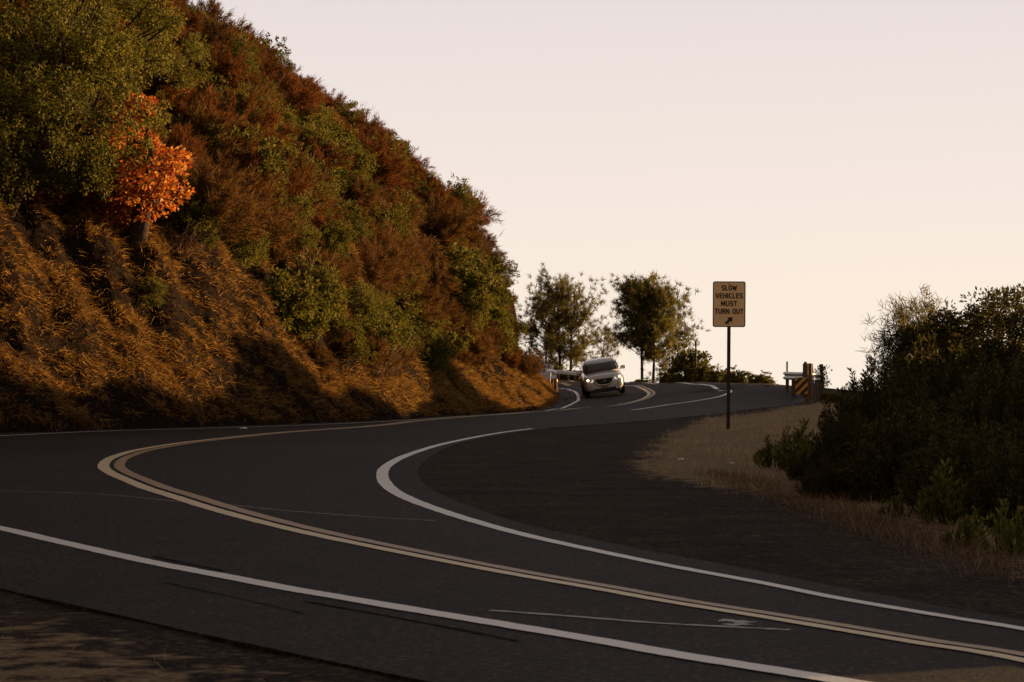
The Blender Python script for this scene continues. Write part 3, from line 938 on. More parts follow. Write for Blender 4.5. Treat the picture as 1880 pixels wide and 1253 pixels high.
def scrub_label(px, py, k):
    tone = 'rust-red' if k % 2 == 0 else 'dull brown'
    dy = py - sky_y(px)
    if px > 560 and py > 560: return tone + ' dry scrub bush low on the bank above the road', 'scrub on the lower bank'
    if px < 360: return tone + ' dry scrub bush growing between the green oaks', 'scrub between the oaks'
    if dy < 75: return tone + ' wispy dry bush along the skyline of the hill', 'scrub along the skyline'
    if px < 640: return tone + ' dry scrub bush on the upper slope right of the red tree', 'scrub on the upper slope'
    return tone + ' dry scrub bush on the steep face near the nose of the hill', 'scrub on the nose of the hill'
for px, py, h_ in try_fill(150, 5, 1.15, ((0, 1010), (-60, 700))):
    k = rnd.randrange(5)
    if py > 430: k = rnd.choice((1, 3, 1, 3, 0))
    n = hill_normal(h_[0], h_[1])
    near_sky = (py - sky_y(px)) < 60
    s = rnd.choice((0.7, 0.9, 1.1, 1.3, 1.7)) * rnd.uniform(0.9, 1.1) * (0.62 if near_sky else 1.0) * (0.75 if py > 560 else 1)
    t = Vector((0, 0, 1)) * 0.5 + n * 0.5
    o = place('f%d' % k, FM[k], tuple(Vector(h_) - n * 0.15), s, rnd.uniform(0, 6.28), t)
    lab, g = scrub_label(px, py, k)
    tag(o, lab, 'shrub', g)
def bare_shrub(seed=700):
    rng = np.random.default_rng(seed)
    root = empty('bare_shrub'); mb = MB()
    for i in range(34):
        d = norm(rng.normal(size=3)); d[2] = abs(d[2]) + 0.55; d = norm(d)
        b = np.array([rng.uniform(-.12, .12), rng.uniform(-.12, .12), -.1]); ln_ = rng.uniform(0.7, 1.35)
        m1 = b + d * ln_ * .5 + rng.normal(size=3) * .07; tp = b + d * ln_ + rng.normal(size=3) * .14
        mb.tube([b, m1, tp], [0.016, 0.010, 0.004], 4, False)
        for j in range(4):
            q = m1 + (tp - m1) * rng.uniform(-.3, .9); e = q + norm(d + rng.normal(size=3) * .7) * rng.uniform(.18, .42)
            mb.tube([q, (q + e) / 2 + rng.normal(size=3) * .02, e], [0.007, 0.005, 0.002], 3, False)
    mb.build('stem', M['dead_wood'], root, True)
    return root
M['dead_wood'] = plain('dead_wood', (0.24, 0.15, 0.085), 0.85, spec=0.1, var=0.4, scale=8)
r_ = random.Random(44)
for px, py in [(470, 345), (515, 440), (500, 350), (400, 210), (560, 330), (610, 420), (660, 470), (770, 500), (820, 620), (560, 520), (870, 470), (650, 240), (780, 400), (330, 470), (690, 690), (480, 190)]:
    hill_plant(px, py, 'bare', bare_shrub, r_.uniform(.8, 1.2), 'bare dead bush of pale twigs standing in the hillside scrub', 'shrub', 'bare dead bushes on the hillside', mix=.4, sink=0.0)
# plants standing on the crest line itself
r_ = random.Random(21)
for px in list(range(330, 600, 11)) + list(range(600, 985, 17)):
    py = min(-60 if px < 380 else sky_y(px) - 110, 680)
    while py < 690 and hit(px, py) is None: py += 6
    h_ = hit(px, py + 5)
    if h_ is None or hill_dist(h_[0], h_[1]) < 0.3: continue
    p = Vector(h_)
    if any((p - q).length < 0.55 for q in placed): continue
    placed.append(p); n = hill_normal(h_[0], h_[1])
    leafy = r_.random() < 0.45
    k = r_.randrange(4 if leafy else 5); s = r_.uniform(0.4, 0.75)
    o = place(('g%d' if leafy else 'f%d') % k, (GM if leafy else FM)[k], tuple(p - n * 0.1), s, r_.uniform(0, 6.28), Vector((0, 0, 1)) * .6 + n * .4)
    tag(o, ('small leafy green bush' if leafy else 'small wispy brown bush') + ' standing on the crest line of the hill against the sky', 'shrub', 'leafy bushes on the crest line' if leafy else 'wispy bushes on the crest line')
# a few more green shrubs strewn in the scrub
for px, py, h_ in try_fill(70, 8, 0.62, ((330, 960), (0, 650))):
    k = rnd.randrange(4); n = hill_normal(h_[0], h_[1])
    s = rnd.uniform(0.7, 1.05)
    o = place('g%d' % k, GM[k], tuple(Vector(h_) - n * 0.1), s, rnd.uniform(0, 6.28), Vector((0, 0, 1)) * .6 + n * .4)
    tag(o, 'small olive shrub half hidden in the brown scrub of the hill', 'shrub', 'small olive shrubs in the scrub')

# ------------------------------------------------------------------ dry grass on the hill: one mass
def hill_grass():
    rng = np.random.default_rng(77)
    base = np.array(resample(HB[2:17], 0.1)); tan = norm(np.gradient(base, axis=0)); inn = np.c_[-tan[:, 1], tan[:, 0]]
    n = 330000
    i = rng.integers(0, len(base), n); d = 9.0 * rng.uniform(0, 1, n) ** 1.7 + 0.05
    x = base[i, 0] + inn[i, 0] * d + rng.normal(size=n) * 0.05; y = base[i, 1] + inn[i, 1] * d
    z = surf(x, y)
    q = z + 0.45 * y + 0.35 * np.sin(y * 0.9)
    clump = 0.8 * np.sin(q * 3.6 + 0.9 * np.sin(y * 1.3)) * np.sin(y * 1.15 + 0.9 * z + 0.7 * np.sin(z * 1.7)) + 0.5 * np.sin(q * 8.1 + y * 0.7) + 0.45 * np.sin(0.8 * y + 1.1 * z)
    k = rng.uniform(-0.9, 1.5, n) < clump
    k &= ~((d < 0.30) & (rng.uniform(0, 1, n) < 0.6))
    k &= hill_dist(x, y) > 0.03
    x, y, z = x[k], y[k], z[k]
    n = len(x)
    e = 0.25
    zx, zy = surf(x + e, y), surf(x, y + e)
    nn = norm(np.c_[-(zx - z) / e, -(zy - z) / e, np.ones(n)])
    down = norm(np.c_[nn[:, 0], nn[:, 1], -(nn[:, 0] ** 2 + nn[:, 1] ** 2) / np.maximum(nn[:, 2], .1)])
    per = 6
    P = np.repeat(np.c_[x, y, z], per, 0) + rng.normal(size=(n * per, 3)) * 0.06
    NN = np.repeat(nn, per, 0); DN = np.repeat(down + np.array([0.1, 0.45, 0]), per, 0)
    Dv = NN * 0.55 + rng.normal(size=(n * per, 3)) * 0.27 + np.array([0.1, 0.0, 0.2]) + np.repeat(rng.normal(size=(n, 3)), per, 0) * 0.45
    bend = DN * rng.uniform(0.2, 0.8, (n * per, 1))
    L_ = np.repeat(rng.uniform(0.5, 1.3, n), per)
    return spikes(P, Dv, 0.17 * L_, 0.016, rng, bend=bend, jitter=0.5)
V, Fq = hill_grass()
o = link('dry_grass', np_mesh('dry_grass', V, Fq), M['grass_brown'], None)
tag(o, 'orange brown dry grass hanging over the hillside and roadside bank', 'grass', kind='stuff')

def hill_debris():
    rng = np.random.default_rng(80)
    base = np.array(resample(HB[2:17], 0.1)); tan = norm(np.gradient(base, axis=0)); inn = np.c_[-tan[:, 1], tan[:, 0]]
    n = 110000
    i = rng.integers(0, len(base), n); d = 8.0 * rng.uniform(0, 1, n) ** 1.8 + 0.04
    x = base[i, 0] + inn[i, 0] * d; y = base[i, 1] + inn[i, 1] * d
    k = hill_dist(x, y) > 0.03; x, y = x[k], y[k]; n = len(x)
    z = surf(x, y)
    D = rng.normal(size=(n, 3)) + np.array([0.75, -0.1, -0.35])
    V, Fq = leaves(np.c_[x, y, z], D, 0.11, 0.035, rng)
    return V, Fq
M['debris'] = leaf_mat('hill_debris', [(0.012, 0.007, 0.005), (0.03, 0.016, 0.009), (0.07, 0.035, 0.015), (0.18, 0.09, 0.03)], 0.1, 0.8, 0.1)
V, Fq = hill_debris()
o = link('leaf_litter', np_mesh('leaf_litter', V, Fq), M['debris'], None)
tag(o, 'dark dead leaves and crumbs of soil caught on the hillside bank', 'leaf litter', kind='stuff')

# ------------------------------------------------------------------ dry grass on the verge round the sign
def verge_grass():
    rng = np.random.default_rng(78)
    n = 26000
    P = np.array(verge_poly)
    x = rng.uniform(P[:, 0].min(), 12, n); y = rng.uniform(P[:, 1].min(), P[:, 1].max(), n)
    k = in_poly(x, y, verge_poly) & ~in_poly(x, y, road_poly)
    cl = np.sin(x * 2.3 + np.sin(y)) * np.sin(y * 1.1 + np.sin(x * 1.7))
    k &= rng.uniform(-0.7, 1.1, n) < cl
    x, y = x[k], y[k]; n = len(x)
    z = gz(x, y) - 0.05
    per = 12
    Pp = np.repeat(np.c_[x, y, z], per, 0) + rng.normal(size=(n * per, 3)) * np.array([.09, .09, 0])
    D = rng.normal(size=(n * per, 3)) * 0.7 + np.array([0, 0, 0.75])
    D[:, 2] = np.abs(D[:, 2])
    return spikes(Pp, D, 0.085 * np.repeat(rng.uniform(0.5, 1.6, n), per), 0.007, rng, bend=rng.normal(size=(n * per, 3)) * 0.25)
V, Fq = verge_grass()
o = link('verge_grass', np_mesh('verge_grass', V, Fq), M['straw'], None)
tag(o, 'pale dry grass on the verge around the road sign', 'grass', kind='stuff')
M['fringe'] = leaf_mat('fringe_grass', [(0.07, 0.048, 0.027), (0.15, 0.105, 0.06), (0.25, 0.18, 0.105), (0.42, 0.32, 0.19)], 0.35, 0.8, 0.1)
# fringe of straw along the turnout, in front of the dark bushes
def fringe():
    rng = np.random.default_rng(79)
    line = np.array(resample([xy((p[0], p[1])) for p in [(1990, 1085), (1880, 1052), (1760, 1015), (1640, 975), (1560, 945), (1480, 922), (1400, 897), (1330, 875)]], 0.03))
    per = 26
    n = len(line) * per
    Pp = np.repeat(np.c_[line, gz(line[:, 0], line[:, 1]) - 0.05], per, 0) + rng.normal(size=(n, 3)) * np.array([.2, .7, 0]) + np.array([0, 1.1, 0])
    D = rng.normal(size=(n, 3)) * 0.5 + np.array([0, 0, 0.9]); D[:, 2] = np.abs(D[:, 2])
    return spikes(Pp, D, 0.085, 0.0045, rng, bend=rng.normal(size=(n, 3)) * 0.35, jitter=.7)
V, Fq = fringe()
o = link('straw_fringe', np_mesh('straw_fringe', V, Fq), M['fringe'], None)
tag(o, 'short straw fringe between the dirt turnout and the dark bushes', 'grass', kind='stuff')

# ------------------------------------------------------------------ bushes on the right
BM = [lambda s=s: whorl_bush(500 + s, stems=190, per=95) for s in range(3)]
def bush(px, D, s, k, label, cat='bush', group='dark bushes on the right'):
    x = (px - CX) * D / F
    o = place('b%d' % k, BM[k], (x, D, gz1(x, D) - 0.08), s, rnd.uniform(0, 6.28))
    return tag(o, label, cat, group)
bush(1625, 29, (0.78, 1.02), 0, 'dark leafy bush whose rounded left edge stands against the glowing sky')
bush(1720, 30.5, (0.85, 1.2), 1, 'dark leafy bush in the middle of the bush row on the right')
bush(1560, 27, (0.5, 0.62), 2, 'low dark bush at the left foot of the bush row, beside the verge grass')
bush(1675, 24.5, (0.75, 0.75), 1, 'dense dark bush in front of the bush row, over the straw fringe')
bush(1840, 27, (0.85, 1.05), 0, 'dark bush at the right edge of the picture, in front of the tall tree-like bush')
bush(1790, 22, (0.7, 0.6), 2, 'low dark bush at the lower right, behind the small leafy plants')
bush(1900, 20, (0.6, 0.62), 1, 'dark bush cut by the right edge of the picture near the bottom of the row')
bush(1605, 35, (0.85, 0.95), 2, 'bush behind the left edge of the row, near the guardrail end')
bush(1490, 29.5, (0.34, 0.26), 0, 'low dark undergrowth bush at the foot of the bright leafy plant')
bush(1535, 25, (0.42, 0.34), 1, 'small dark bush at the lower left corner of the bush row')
def tallbush():
    return oak_tree(520, nl=26000, r=1.15, h=2.9, mat='leaf_bush', ll=0.08, lw=0.034, name='tall_bush', clumps=60, cr=0.36)
for px, D, s, lab in [(1800, 36, 0.88, 'tall tree-like bush with ragged top, highest of the bushes on the right'), (1893, 34, 0.86, 'tall bush at the right edge of the picture with bare stems low down'),
                      (1735, 38, 0.80, 'tall bush with loose sunlit leaves on the left of the highest bush')]:
    x = (px - CX) * D / F
    o = place('tb', tallbush, (x, D, gz1(x, D) - 0.1), s, rnd.uniform(0, 6.28))
    tag(o, lab, 'bush', 'tall bushes on the right')
def sapling_pine():
    return pine_tree(530, h=2.4, branches=30, spread=0.34, puffs=13, needles=16, name='pine_sapling', bare=0.15, nlen=0.15, nwid=0.013)
for px, D, s, lab in [(1662, 46, 1.0, 'pale young pine rising behind the bush row'), (1690, 47, 1.08, 'second young pine behind the bush row, nearer the tall bushes')]:
    x = (px - CX) * D / F
    o = place('sp', sapling_pine, (x, D, gz1(x, D) - 0.1), s, rnd.uniform(0, 6.28))
    tag(o, lab, 'tree', 'young pines behind the bushes')
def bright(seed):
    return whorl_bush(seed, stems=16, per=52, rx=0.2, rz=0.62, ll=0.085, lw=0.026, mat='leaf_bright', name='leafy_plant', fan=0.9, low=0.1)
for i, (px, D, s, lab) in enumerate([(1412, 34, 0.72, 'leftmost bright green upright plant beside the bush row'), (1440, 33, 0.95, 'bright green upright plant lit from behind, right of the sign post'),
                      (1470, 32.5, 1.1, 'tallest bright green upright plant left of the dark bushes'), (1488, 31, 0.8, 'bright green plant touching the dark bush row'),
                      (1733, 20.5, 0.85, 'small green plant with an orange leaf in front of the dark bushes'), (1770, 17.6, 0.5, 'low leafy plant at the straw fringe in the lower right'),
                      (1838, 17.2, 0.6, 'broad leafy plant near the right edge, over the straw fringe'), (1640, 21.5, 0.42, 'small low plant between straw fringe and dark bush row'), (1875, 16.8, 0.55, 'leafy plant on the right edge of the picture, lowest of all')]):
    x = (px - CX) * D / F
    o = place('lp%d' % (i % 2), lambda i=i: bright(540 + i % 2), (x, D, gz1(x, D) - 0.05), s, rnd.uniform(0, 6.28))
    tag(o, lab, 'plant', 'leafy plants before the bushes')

# ------------------------------------------------------------------ far trees beyond the bend
def far(px, D, key, maker, s, label, cat='tree', group=None, rz=0.0, dz=-0.1, z=None):
    x = (px - CX) * D / F
    o = place(key, maker, (x, D, (gz1(x, D) if z is None else z) + dz), s, rz)
    return tag(o, label, cat, group)
far(1036, 188, 'p0', lambda: pine_tree(601, h=7.6, trunks=2, branches=46, spread=2.1, puffs=14, bare=0.16, needles=18, nlen=0.3), 1.0, 'two-stemmed open pine behind the far guardrail, left of the car', group='pines beyond the bend')
far(1187, 172, 'p1', lambda: pine_tree(602, h=7.3, trunks=2, branches=54, spread=2.0, puffs=22, bare=0.30, needles=20, top=0.8, nlen=0.3), 1.0, 'tall two-stemmed pine with the densest crown, right of the car', group='pines beyond the bend')
far(1000, 192, 'p2', lambda: pine_tree(603, h=6.0, trunks=1, branches=44, spread=1.9, puffs=22, bare=0.08, needles=20), 1.0, 'dark bushy pine half hidden by the hill edge', group='pines beyond the bend')
far(1098, 195, 'p3', lambda: pine_tree(604, h=4.4, trunks=1, branches=30, spread=1.5, puffs=11, bare=0.1, needles=16, lean=0.1), 1.0, 'small open pine between the car and the two-stemmed pine', group='pines beyond the bend')
far(1228, 178, 'p4', lambda: pine_tree(605, h=4.8, trunks=1, branches=34, spread=1.3, puffs=11, bare=0.12, needles=16, lean=0.16), 1.0, 'thin pine leaning right beside the densest pine', group='pines beyond the bend')
def round_bush():
    return leafy_shrub(620, nl=9000, rx=1.5, rz=2.7, ll=0.15, lw=0.09, clumps=40, cr=0.5, mat='leaf_green', name='round_bush')
for px, D, s, lab in [(1262, 158, (1.2, 1.25), 'tall leafy bush beside the thin roadside pole'), (1300, 150, (0.6, 0.8), 'low bush to the right of the thin pole behind the crest'), (1352, 140, (0.8, 0.58), 'low rounded bush behind the crest, to the right of the sign post'),
                      (1395, 132, (0.7, 0.42), 'low scrub at the end of the crest toward the guardrail'), (1325, 145, (0.7, 0.66), 'low bush behind the sign post on the crest'), (1230, 165, (0.6, 0.6), 'bush under the leaning pine'),
                      (1175, 168, (0.7, 0.28), 'low bush at the foot of the densest pine'), (1048, 186, (1.6, 0.42), 'wide dark bush behind the far guardrail'), (1010, 186, (1.0, 0.6), 'dark bush behind the white pickup'), (1090, 184, (0.9, 0.5), 'yellow-green bush behind the silver car'), (1125, 182, (0.5, 0.2), 'low bush on the crest between the silver car and the densest pine'), (1080, 190, (0.8, 0.6), 'leafy bush at the end of the far guardrail')]:
    far(px, D, 'rb', round_bush, s, lab, 'bush', 'bushes beyond the bend', rz=rnd.uniform(0, 6))
for px, D, s, lab in [(1530, 84, 0.42, 'small bush right of the guardrail end'), (1556, 76, 0.36, 'small bush between the guardrail and the bush row'), (1516, 92, 0.3, 'low bush behind the right end of the guardrail')]:
    x = (px - CX) * D / F
    o = place('g1', GM[1], (x, D, gz1(x, D) - 0.05), s, rnd.uniform(0, 6.28)); tag(o, lab, 'bush', 'small bushes by the guardrail')
def sapling():
    return leafy_shrub(640, nl=420, rx=0.45, rz=1.75, ll=0.11, lw=0.06, clumps=15, cr=0.2, mat='leaf_green', name='thin_sapling')
x = (1508 - CX) * 95 / F
o = place('ts', sapling, (x, 95, gz1(x, 95)), (0.85, 0.85), 0.4); tag(o, 'thin sparse sapling rising behind the guardrail posts', 'sapling')
# ------------------------------------------------------------------ made things
M['steel'] = plain('galvanised_steel', (0.42, 0.41, 0.40), 0.38, 0.85, var=0.3, scale=5)
M['post_wood'] = plain('weathered_timber', (0.17, 0.12, 0.085), 0.85, spec=0.2, var=0.4, scale=9, bump=0.4)
M['pole_dark'] = plain('brown_post', (0.055, 0.032, 0.024), 0.7, spec=0.25, var=0.35, scale=6)
M['sign_face'] = plain('sign_face', (0.95, 0.66, 0.34), 0.45, spec=0.4, var=0.06, scale=2.5)  # white panel, with the warm evening light mixed into its colour
M['sign_black'] = plain('sign_black', (0.02, 0.014, 0.011), 0.5, spec=0.3, var=0.2)
M['sign_back'] = plain('sign_back', (0.3, 0.3, 0.3), 0.5, 0.6)
M['mark_yellow'] = plain('marker_yellow', (0.78, 0.40, 0.03), 0.5, var=0.15, scale=12)
M['mark_black'] = plain('marker_black', (0.018, 0.015, 0.014), 0.5, var=0.2)
M['rubber'] = plain('tyre_rubber', (0.012, 0.011, 0.011), 0.85, spec=0.2, var=0.2)
M['plastic'] = plain('dark_plastic', (0.016, 0.015, 0.015), 0.5, spec=0.4, var=0.2)
M['chrome'] = plain('chrome', (0.65, 0.65, 0.66), 0.14, 1.0, var=0.05)
M['rim'] = plain('alloy_rim', (0.35, 0.35, 0.36), 0.35, 0.8, var=0.1)
M['paint_silver'] = plain('silver_paint', (0.64, 0.615, 0.58), 0.3, 0.0, var=0.05, scale=3, coat=0.6)
M['paint_white'] = plain('white_paint', (0.66, 0.65, 0.63), 0.3, 0.0, var=0.04, scale=3, coat=0.6)
M['plate'] = plain('plate_face', (0.25, 0.15, 0.11), 0.5, var=0.15, scale=20)
M['lens'] = plain('lamp_lens', (0.30, 0.28, 0.27), 0.12, 0.4, var=0.1, coat=1.0)
M['lamp_on'] = emit_mat('lit_headlamp', (1.0, 0.80, 0.58), 2.2)
M['drl'] = emit_mat('daytime_lamp', (1.0, 0.88, 0.66), 0.4)
M['amber'] = plain('amber_reflector', (0.75, 0.28, 0.04), 0.2, coat=1.0, var=0.1)
M['litter'] = plain('paper', (0.7, 0.68, 0.64), 0.8, var=0.1)
M['orange_paint'] = plain('orange_mark', (0.5, 0.2, 0.07), 0.8, var=0.3, scale=20)
def glass_mat():
    m, nt, out = new_mat('car_glass')
    b = N(nt, 'ShaderNodeBsdfPrincipled')
    tc = N(nt, 'ShaderNodeTexCoord'); nz = N(nt, 'ShaderNodeTexNoise'); nz.inputs['Scale'].default_value = 1.5
    nt.links.new(tc.outputs['Object'], nz.inputs['Vector'])
    r = ramp(nt, [(0.3, (0.04, 0.036, 0.035)), (0.7, (0.075, 0.066, 0.062))], nz.outputs['Fac'])
    nt.links.new(r.outputs[0], b.inputs['Base Color'])
    b.inputs['Roughness'].default_value = 0.06; b.inputs['Specular IOR Level'].default_value = 0.5
    nt.links.new(b.outputs[0], out.inputs[0]); return m
M['glass'] = glass_mat()

# ---- road sign
def rounded_rect(w, h, r, n=6):
    pts = []
    for cx_, cz_, a0 in ((w / 2 - r, h / 2 - r, 0), (-w / 2 + r, h / 2 - r, 90), (-w / 2 + r, -h / 2 + r, 180), (w / 2 - r, -h / 2 + r, 270)):
        for i in range(n + 1):
            a = R(a0 + 90 * i / n)
            pts.append((cx_ + r * math.cos(a), cz_ + r * math.sin(a)))
    return pts
sx = (1337 - CX) * 56.4 / F
sz = gz1(sx, 56.4) - 0.05
sign = empty('road_sign', (sx, 56.4, sz), (0, R(0.4), R(-4)))
tag(sign, 'white sign with warm light put into its face colour, reading SLOW VEHICLES MUST TURN OUT above an arrow, on a dark post', 'road sign')
px2m = 56.4 / F
zt = CAMH - (517 - YH) * px2m - sz; zb = CAMH - (601 - YH) * px2m - sz
pw = 60 * px2m; ph = zt - zb; pc = (zt + zb) / 2
MB().box((0, 0.05, (zt - 0.06) / 2 - 0.3), (0.082, 0.082, zt - 0.06 + 0.6), bevel=0.006).build('post', M['pole_dark'], sign)
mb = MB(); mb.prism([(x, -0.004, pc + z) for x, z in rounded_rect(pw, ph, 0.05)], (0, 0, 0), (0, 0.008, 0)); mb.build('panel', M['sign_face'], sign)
mb = MB()
o1 = rounded_rect(pw, ph, 0.05); i1 = rounded_rect(pw - 0.045, ph - 0.045, 0.03)
vo = [mb.bm.verts.new((x, -0.007, pc + z)) for x, z in o1]; vi = [mb.bm.verts.new((x, -0.007, pc + z)) for x, z in i1]
for k in range(len(vo)):
    mb.bm.faces.new((vo[k], vo[(k + 1) % len(vo)], vi[(k + 1) % len(vo)], vi[k]))
mb.build('border', M['sign_black'], sign)
def arc(cx_, cz_, rx_, rz_, a0, a1, n=10):
    return [(cx_ + rx_ * math.cos(R(a0 + (a1 - a0) * k / n)), cz_ + rz_ * math.sin(R(a0 + (a1 - a0) * k / n))) for k in range(n + 1)]
GLYPH = {   # strokes in a box one unit high; (width, [polylines])
    'S': (.62, [arc(.31, .74, .29, .25, 20, 270, 12) + arc(.31, .25, .29, .24, 90, -160, 12)]),
    'L': (.52, [[(.04, 1), (.04, .02), (.52, .02)]]), 'O': (.68, [arc(.34, .5, .31, .49, 0, 360, 20)]),
    'W': (.9, [[(0, 1), (.22, 0), (.45, .85), (.68, 0), (.9, 1)]]), 'V': (.68, [[(0, 1), (.34, 0), (.68, 1)]]),
    'E': (.54, [[(.54, .98), (.04, .98), (.04, .02), (.54, .02)], [(.04, .5), (.46, .5)]]), 'H': (.64, [[(.04, 0), (.04, 1)], [(.60, 0), (.60, 1)], [(.04, .5), (.60, .5)]]),
    'I': (.1, [[(.05, 0), (.05, 1)]]), 'C': (.62, [arc(.33, .5, .30, .49, 48, 312, 16)]), 'M': (.78, [[(.04, 0), (.04, 1), (.39, .15), (.74, 1), (.74, 0)]]),
    'U': (.64, [[(.04, 1), (.04, .3)] + arc(.32, .29, .28, .28, 180, 360, 10) + [(.60, 1)]]), 'T': (.6, [[(0, .98), (.6, .98)], [(.3, .98), (.3, 0)]]),
    'R': (.62, [[(.04, 0), (.04, .98), (.34, .98)] + arc(.34, .74, .24, .24, 90, -90, 8) + [(.04, .5)], [(.32, .5), (.60, 0)]]), 'N': (.66, [[(.04, 0), (.04, 1), (.62, 0), (.62, 1)]]), ' ': (.34, [])}
def lettering(txt, height, width, x, z, y, bold=.2):
    gap = .26; tot = sum(GLYPH[c][0] for c in txt) + gap * (len(txt) - 1)
    kx = (width - bold * height * .5) / tot; kz = height * (1 - bold * .5)
    mb = MB(); cur = -tot / 2
    h2 = bold * height / 2
    for ci, c in enumerate(txt):
        w_, strokes = GLYPH[c]
        for st in strokes:
            pts = [(x + (cur + a) * kx, z + (b - .5) * kz) for a, b in st]
            for k in range(len(pts) - 1):
                a, b = Vector((pts[k][0], 0, pts[k][1])), Vector((pts[k + 1][0], 0, pts[k + 1][1]))
                d = (b - a); ln = d.length; d.normalize(); q = Vector((-d.z, 0, d.x))
                e = d * h2 * .55
                yy = y - 0.0004 * (k % 2) - 0.0002 * (ci % 2)
                mb.bm.faces.new([mb.bm.verts.new(Vector((0, yy, 0)) + p) for p in (a - e + q * h2, a - e - q * h2, b + e - q * h2, b + e + q * h2)])
        cur += w_ + gap
    return mb
for txt, wpx, cy in (('SLOW', 28, 529), ('VEHICLES', 50, 543.5), ('MUST', 29.5, 557.5), ('TURN OUT', 52, 572)):
    lettering(txt, 9.4 * px2m, wpx * px2m, 0, CAMH - (cy - YH) * px2m - sz, -0.0085).build('lettering', M['sign_black'], sign)
# arrow to the upper right
az = CAMH - (588.5 - YH) * px2m - sz
ar = [(-1.1, -.28), (0.05, -.28), (0.05, -.78), (1.05, 0), (0.05, .78), (0.05, .28), (-1.1, .28)]
ca, sa = math.cos(R(42)), math.sin(R(42)); s_ = 8.2 * px2m
mb = MB(); mb.prism([((a * ca - b * sa) * s_ + 0.005, -0.0085, az + (a * sa + b * ca) * s_) for a, b in ar], (0, 0, 0), (0, 0.003, 0)); mb.build('arrow', M['sign_black'], sign)
mb = MB()
mb.disc((-0.005, -0.012, zt - 0.065), (0, 1, 0), 0.013, 0.014, 10); mb.disc((-0.005, -0.012, zb + 0.075), (0, 1, 0), 0.013, 0.014, 10); mb.build('bolt', M['sign_black'], sign)

# ---- vehicles: body built from cross-sections along its length (front towards -Y)
def car_section(y, half):
    """half: list of (x,z) bottom centre -> top centre; returns a mirrored open ring"""
    return [(x, y, z) for x, z in half] + [(-x, y, z) for x, z in reversed(half[:-1] if half[-1][0] == 0 else half)]
def loft_body(mb, secs):
    rings = []
    for y, half in secs:
        ring = [(x, y, z) for x, z in half] + [(-x, y, z) for x, z in reversed(half)]
        rings.append(ring)
    mb.loft(rings, close=True, caps=True)
def subsurf(o, lv=2):
    m_ = o.modifiers.new('smooth', 'SUBSURF'); m_.levels = lv; m_.render_levels = lv
    o.data.shade_smooth()
def wheel(parent, x, y, r=0.38, w=0.25):
    mb = MB()
    prof = [(r * 0.62, -w / 2), (r * 0.93, -w / 2), (r, -w / 2 + 0.04), (r, w / 2 - 0.04), (r * 0.93, w / 2), (r * 0.62, w / 2)]
    n = 32
    mb.loft([[(px_, pr * math.cos(2 * math.pi * k / n), pr * math.sin(2 * math.pi * k / n)) for pr, px_ in prof] for k in range(n)] + [[(px_, pr, 0) for pr, px_ in prof]], close=True, caps=False)
    bmesh.ops.remove_doubles(mb.bm, verts=mb.bm.verts, dist=1e-4)
    w_ = mb.build('wheel', M['rubber'], parent, True, 40)
    w_.location = (x, y, r)
    rb = MB(); sgn = 1 if x > 0 else -1
    rb.disc((sgn * (w / 2 - 0.06), 0, 0), (1, 0, 0), r * 0.63, 0.04, 28)
    for k in range(6):
        a = k * math.pi / 3
        rb.box((sgn * (w / 2 - 0.03), math.cos(a) * r * 0.33, math.sin(a) * r * 0.33), (0.03, 0.06, r * 0.6), Matrix.Rotation(-a + math.pi / 2, 3, 'X'))
    rb.build('rim', M['rim'], w_)
    return w_
def quad_panel(name, pts, mat, parent, thick=0.012, sub=0):
    """pts: 4 corners of a pane; slightly domed plate"""
    mb = MB()
    a, b, c, d = [Vector(p) for p in pts]
    nrm = (b - a).cross(d - a).normalized()
    n = 6; rows = []
    for i in range(n + 1):
        u = i / n
        rows.append([(a.lerp(b, v / n)).lerp(d.lerp(c, v / n), u) + nrm * 0.03 * math.sin(math.pi * u) * math.sin(math.pi * v / n) for v in range(n + 1)])
    mb.loft(rows, close=False, caps=False)
    o = mb.build(name, mat, parent, True)
    sm = o.modifiers.new('thick', 'SOLIDIFY'); sm.thickness = thick; sm.offset = 0
    return o

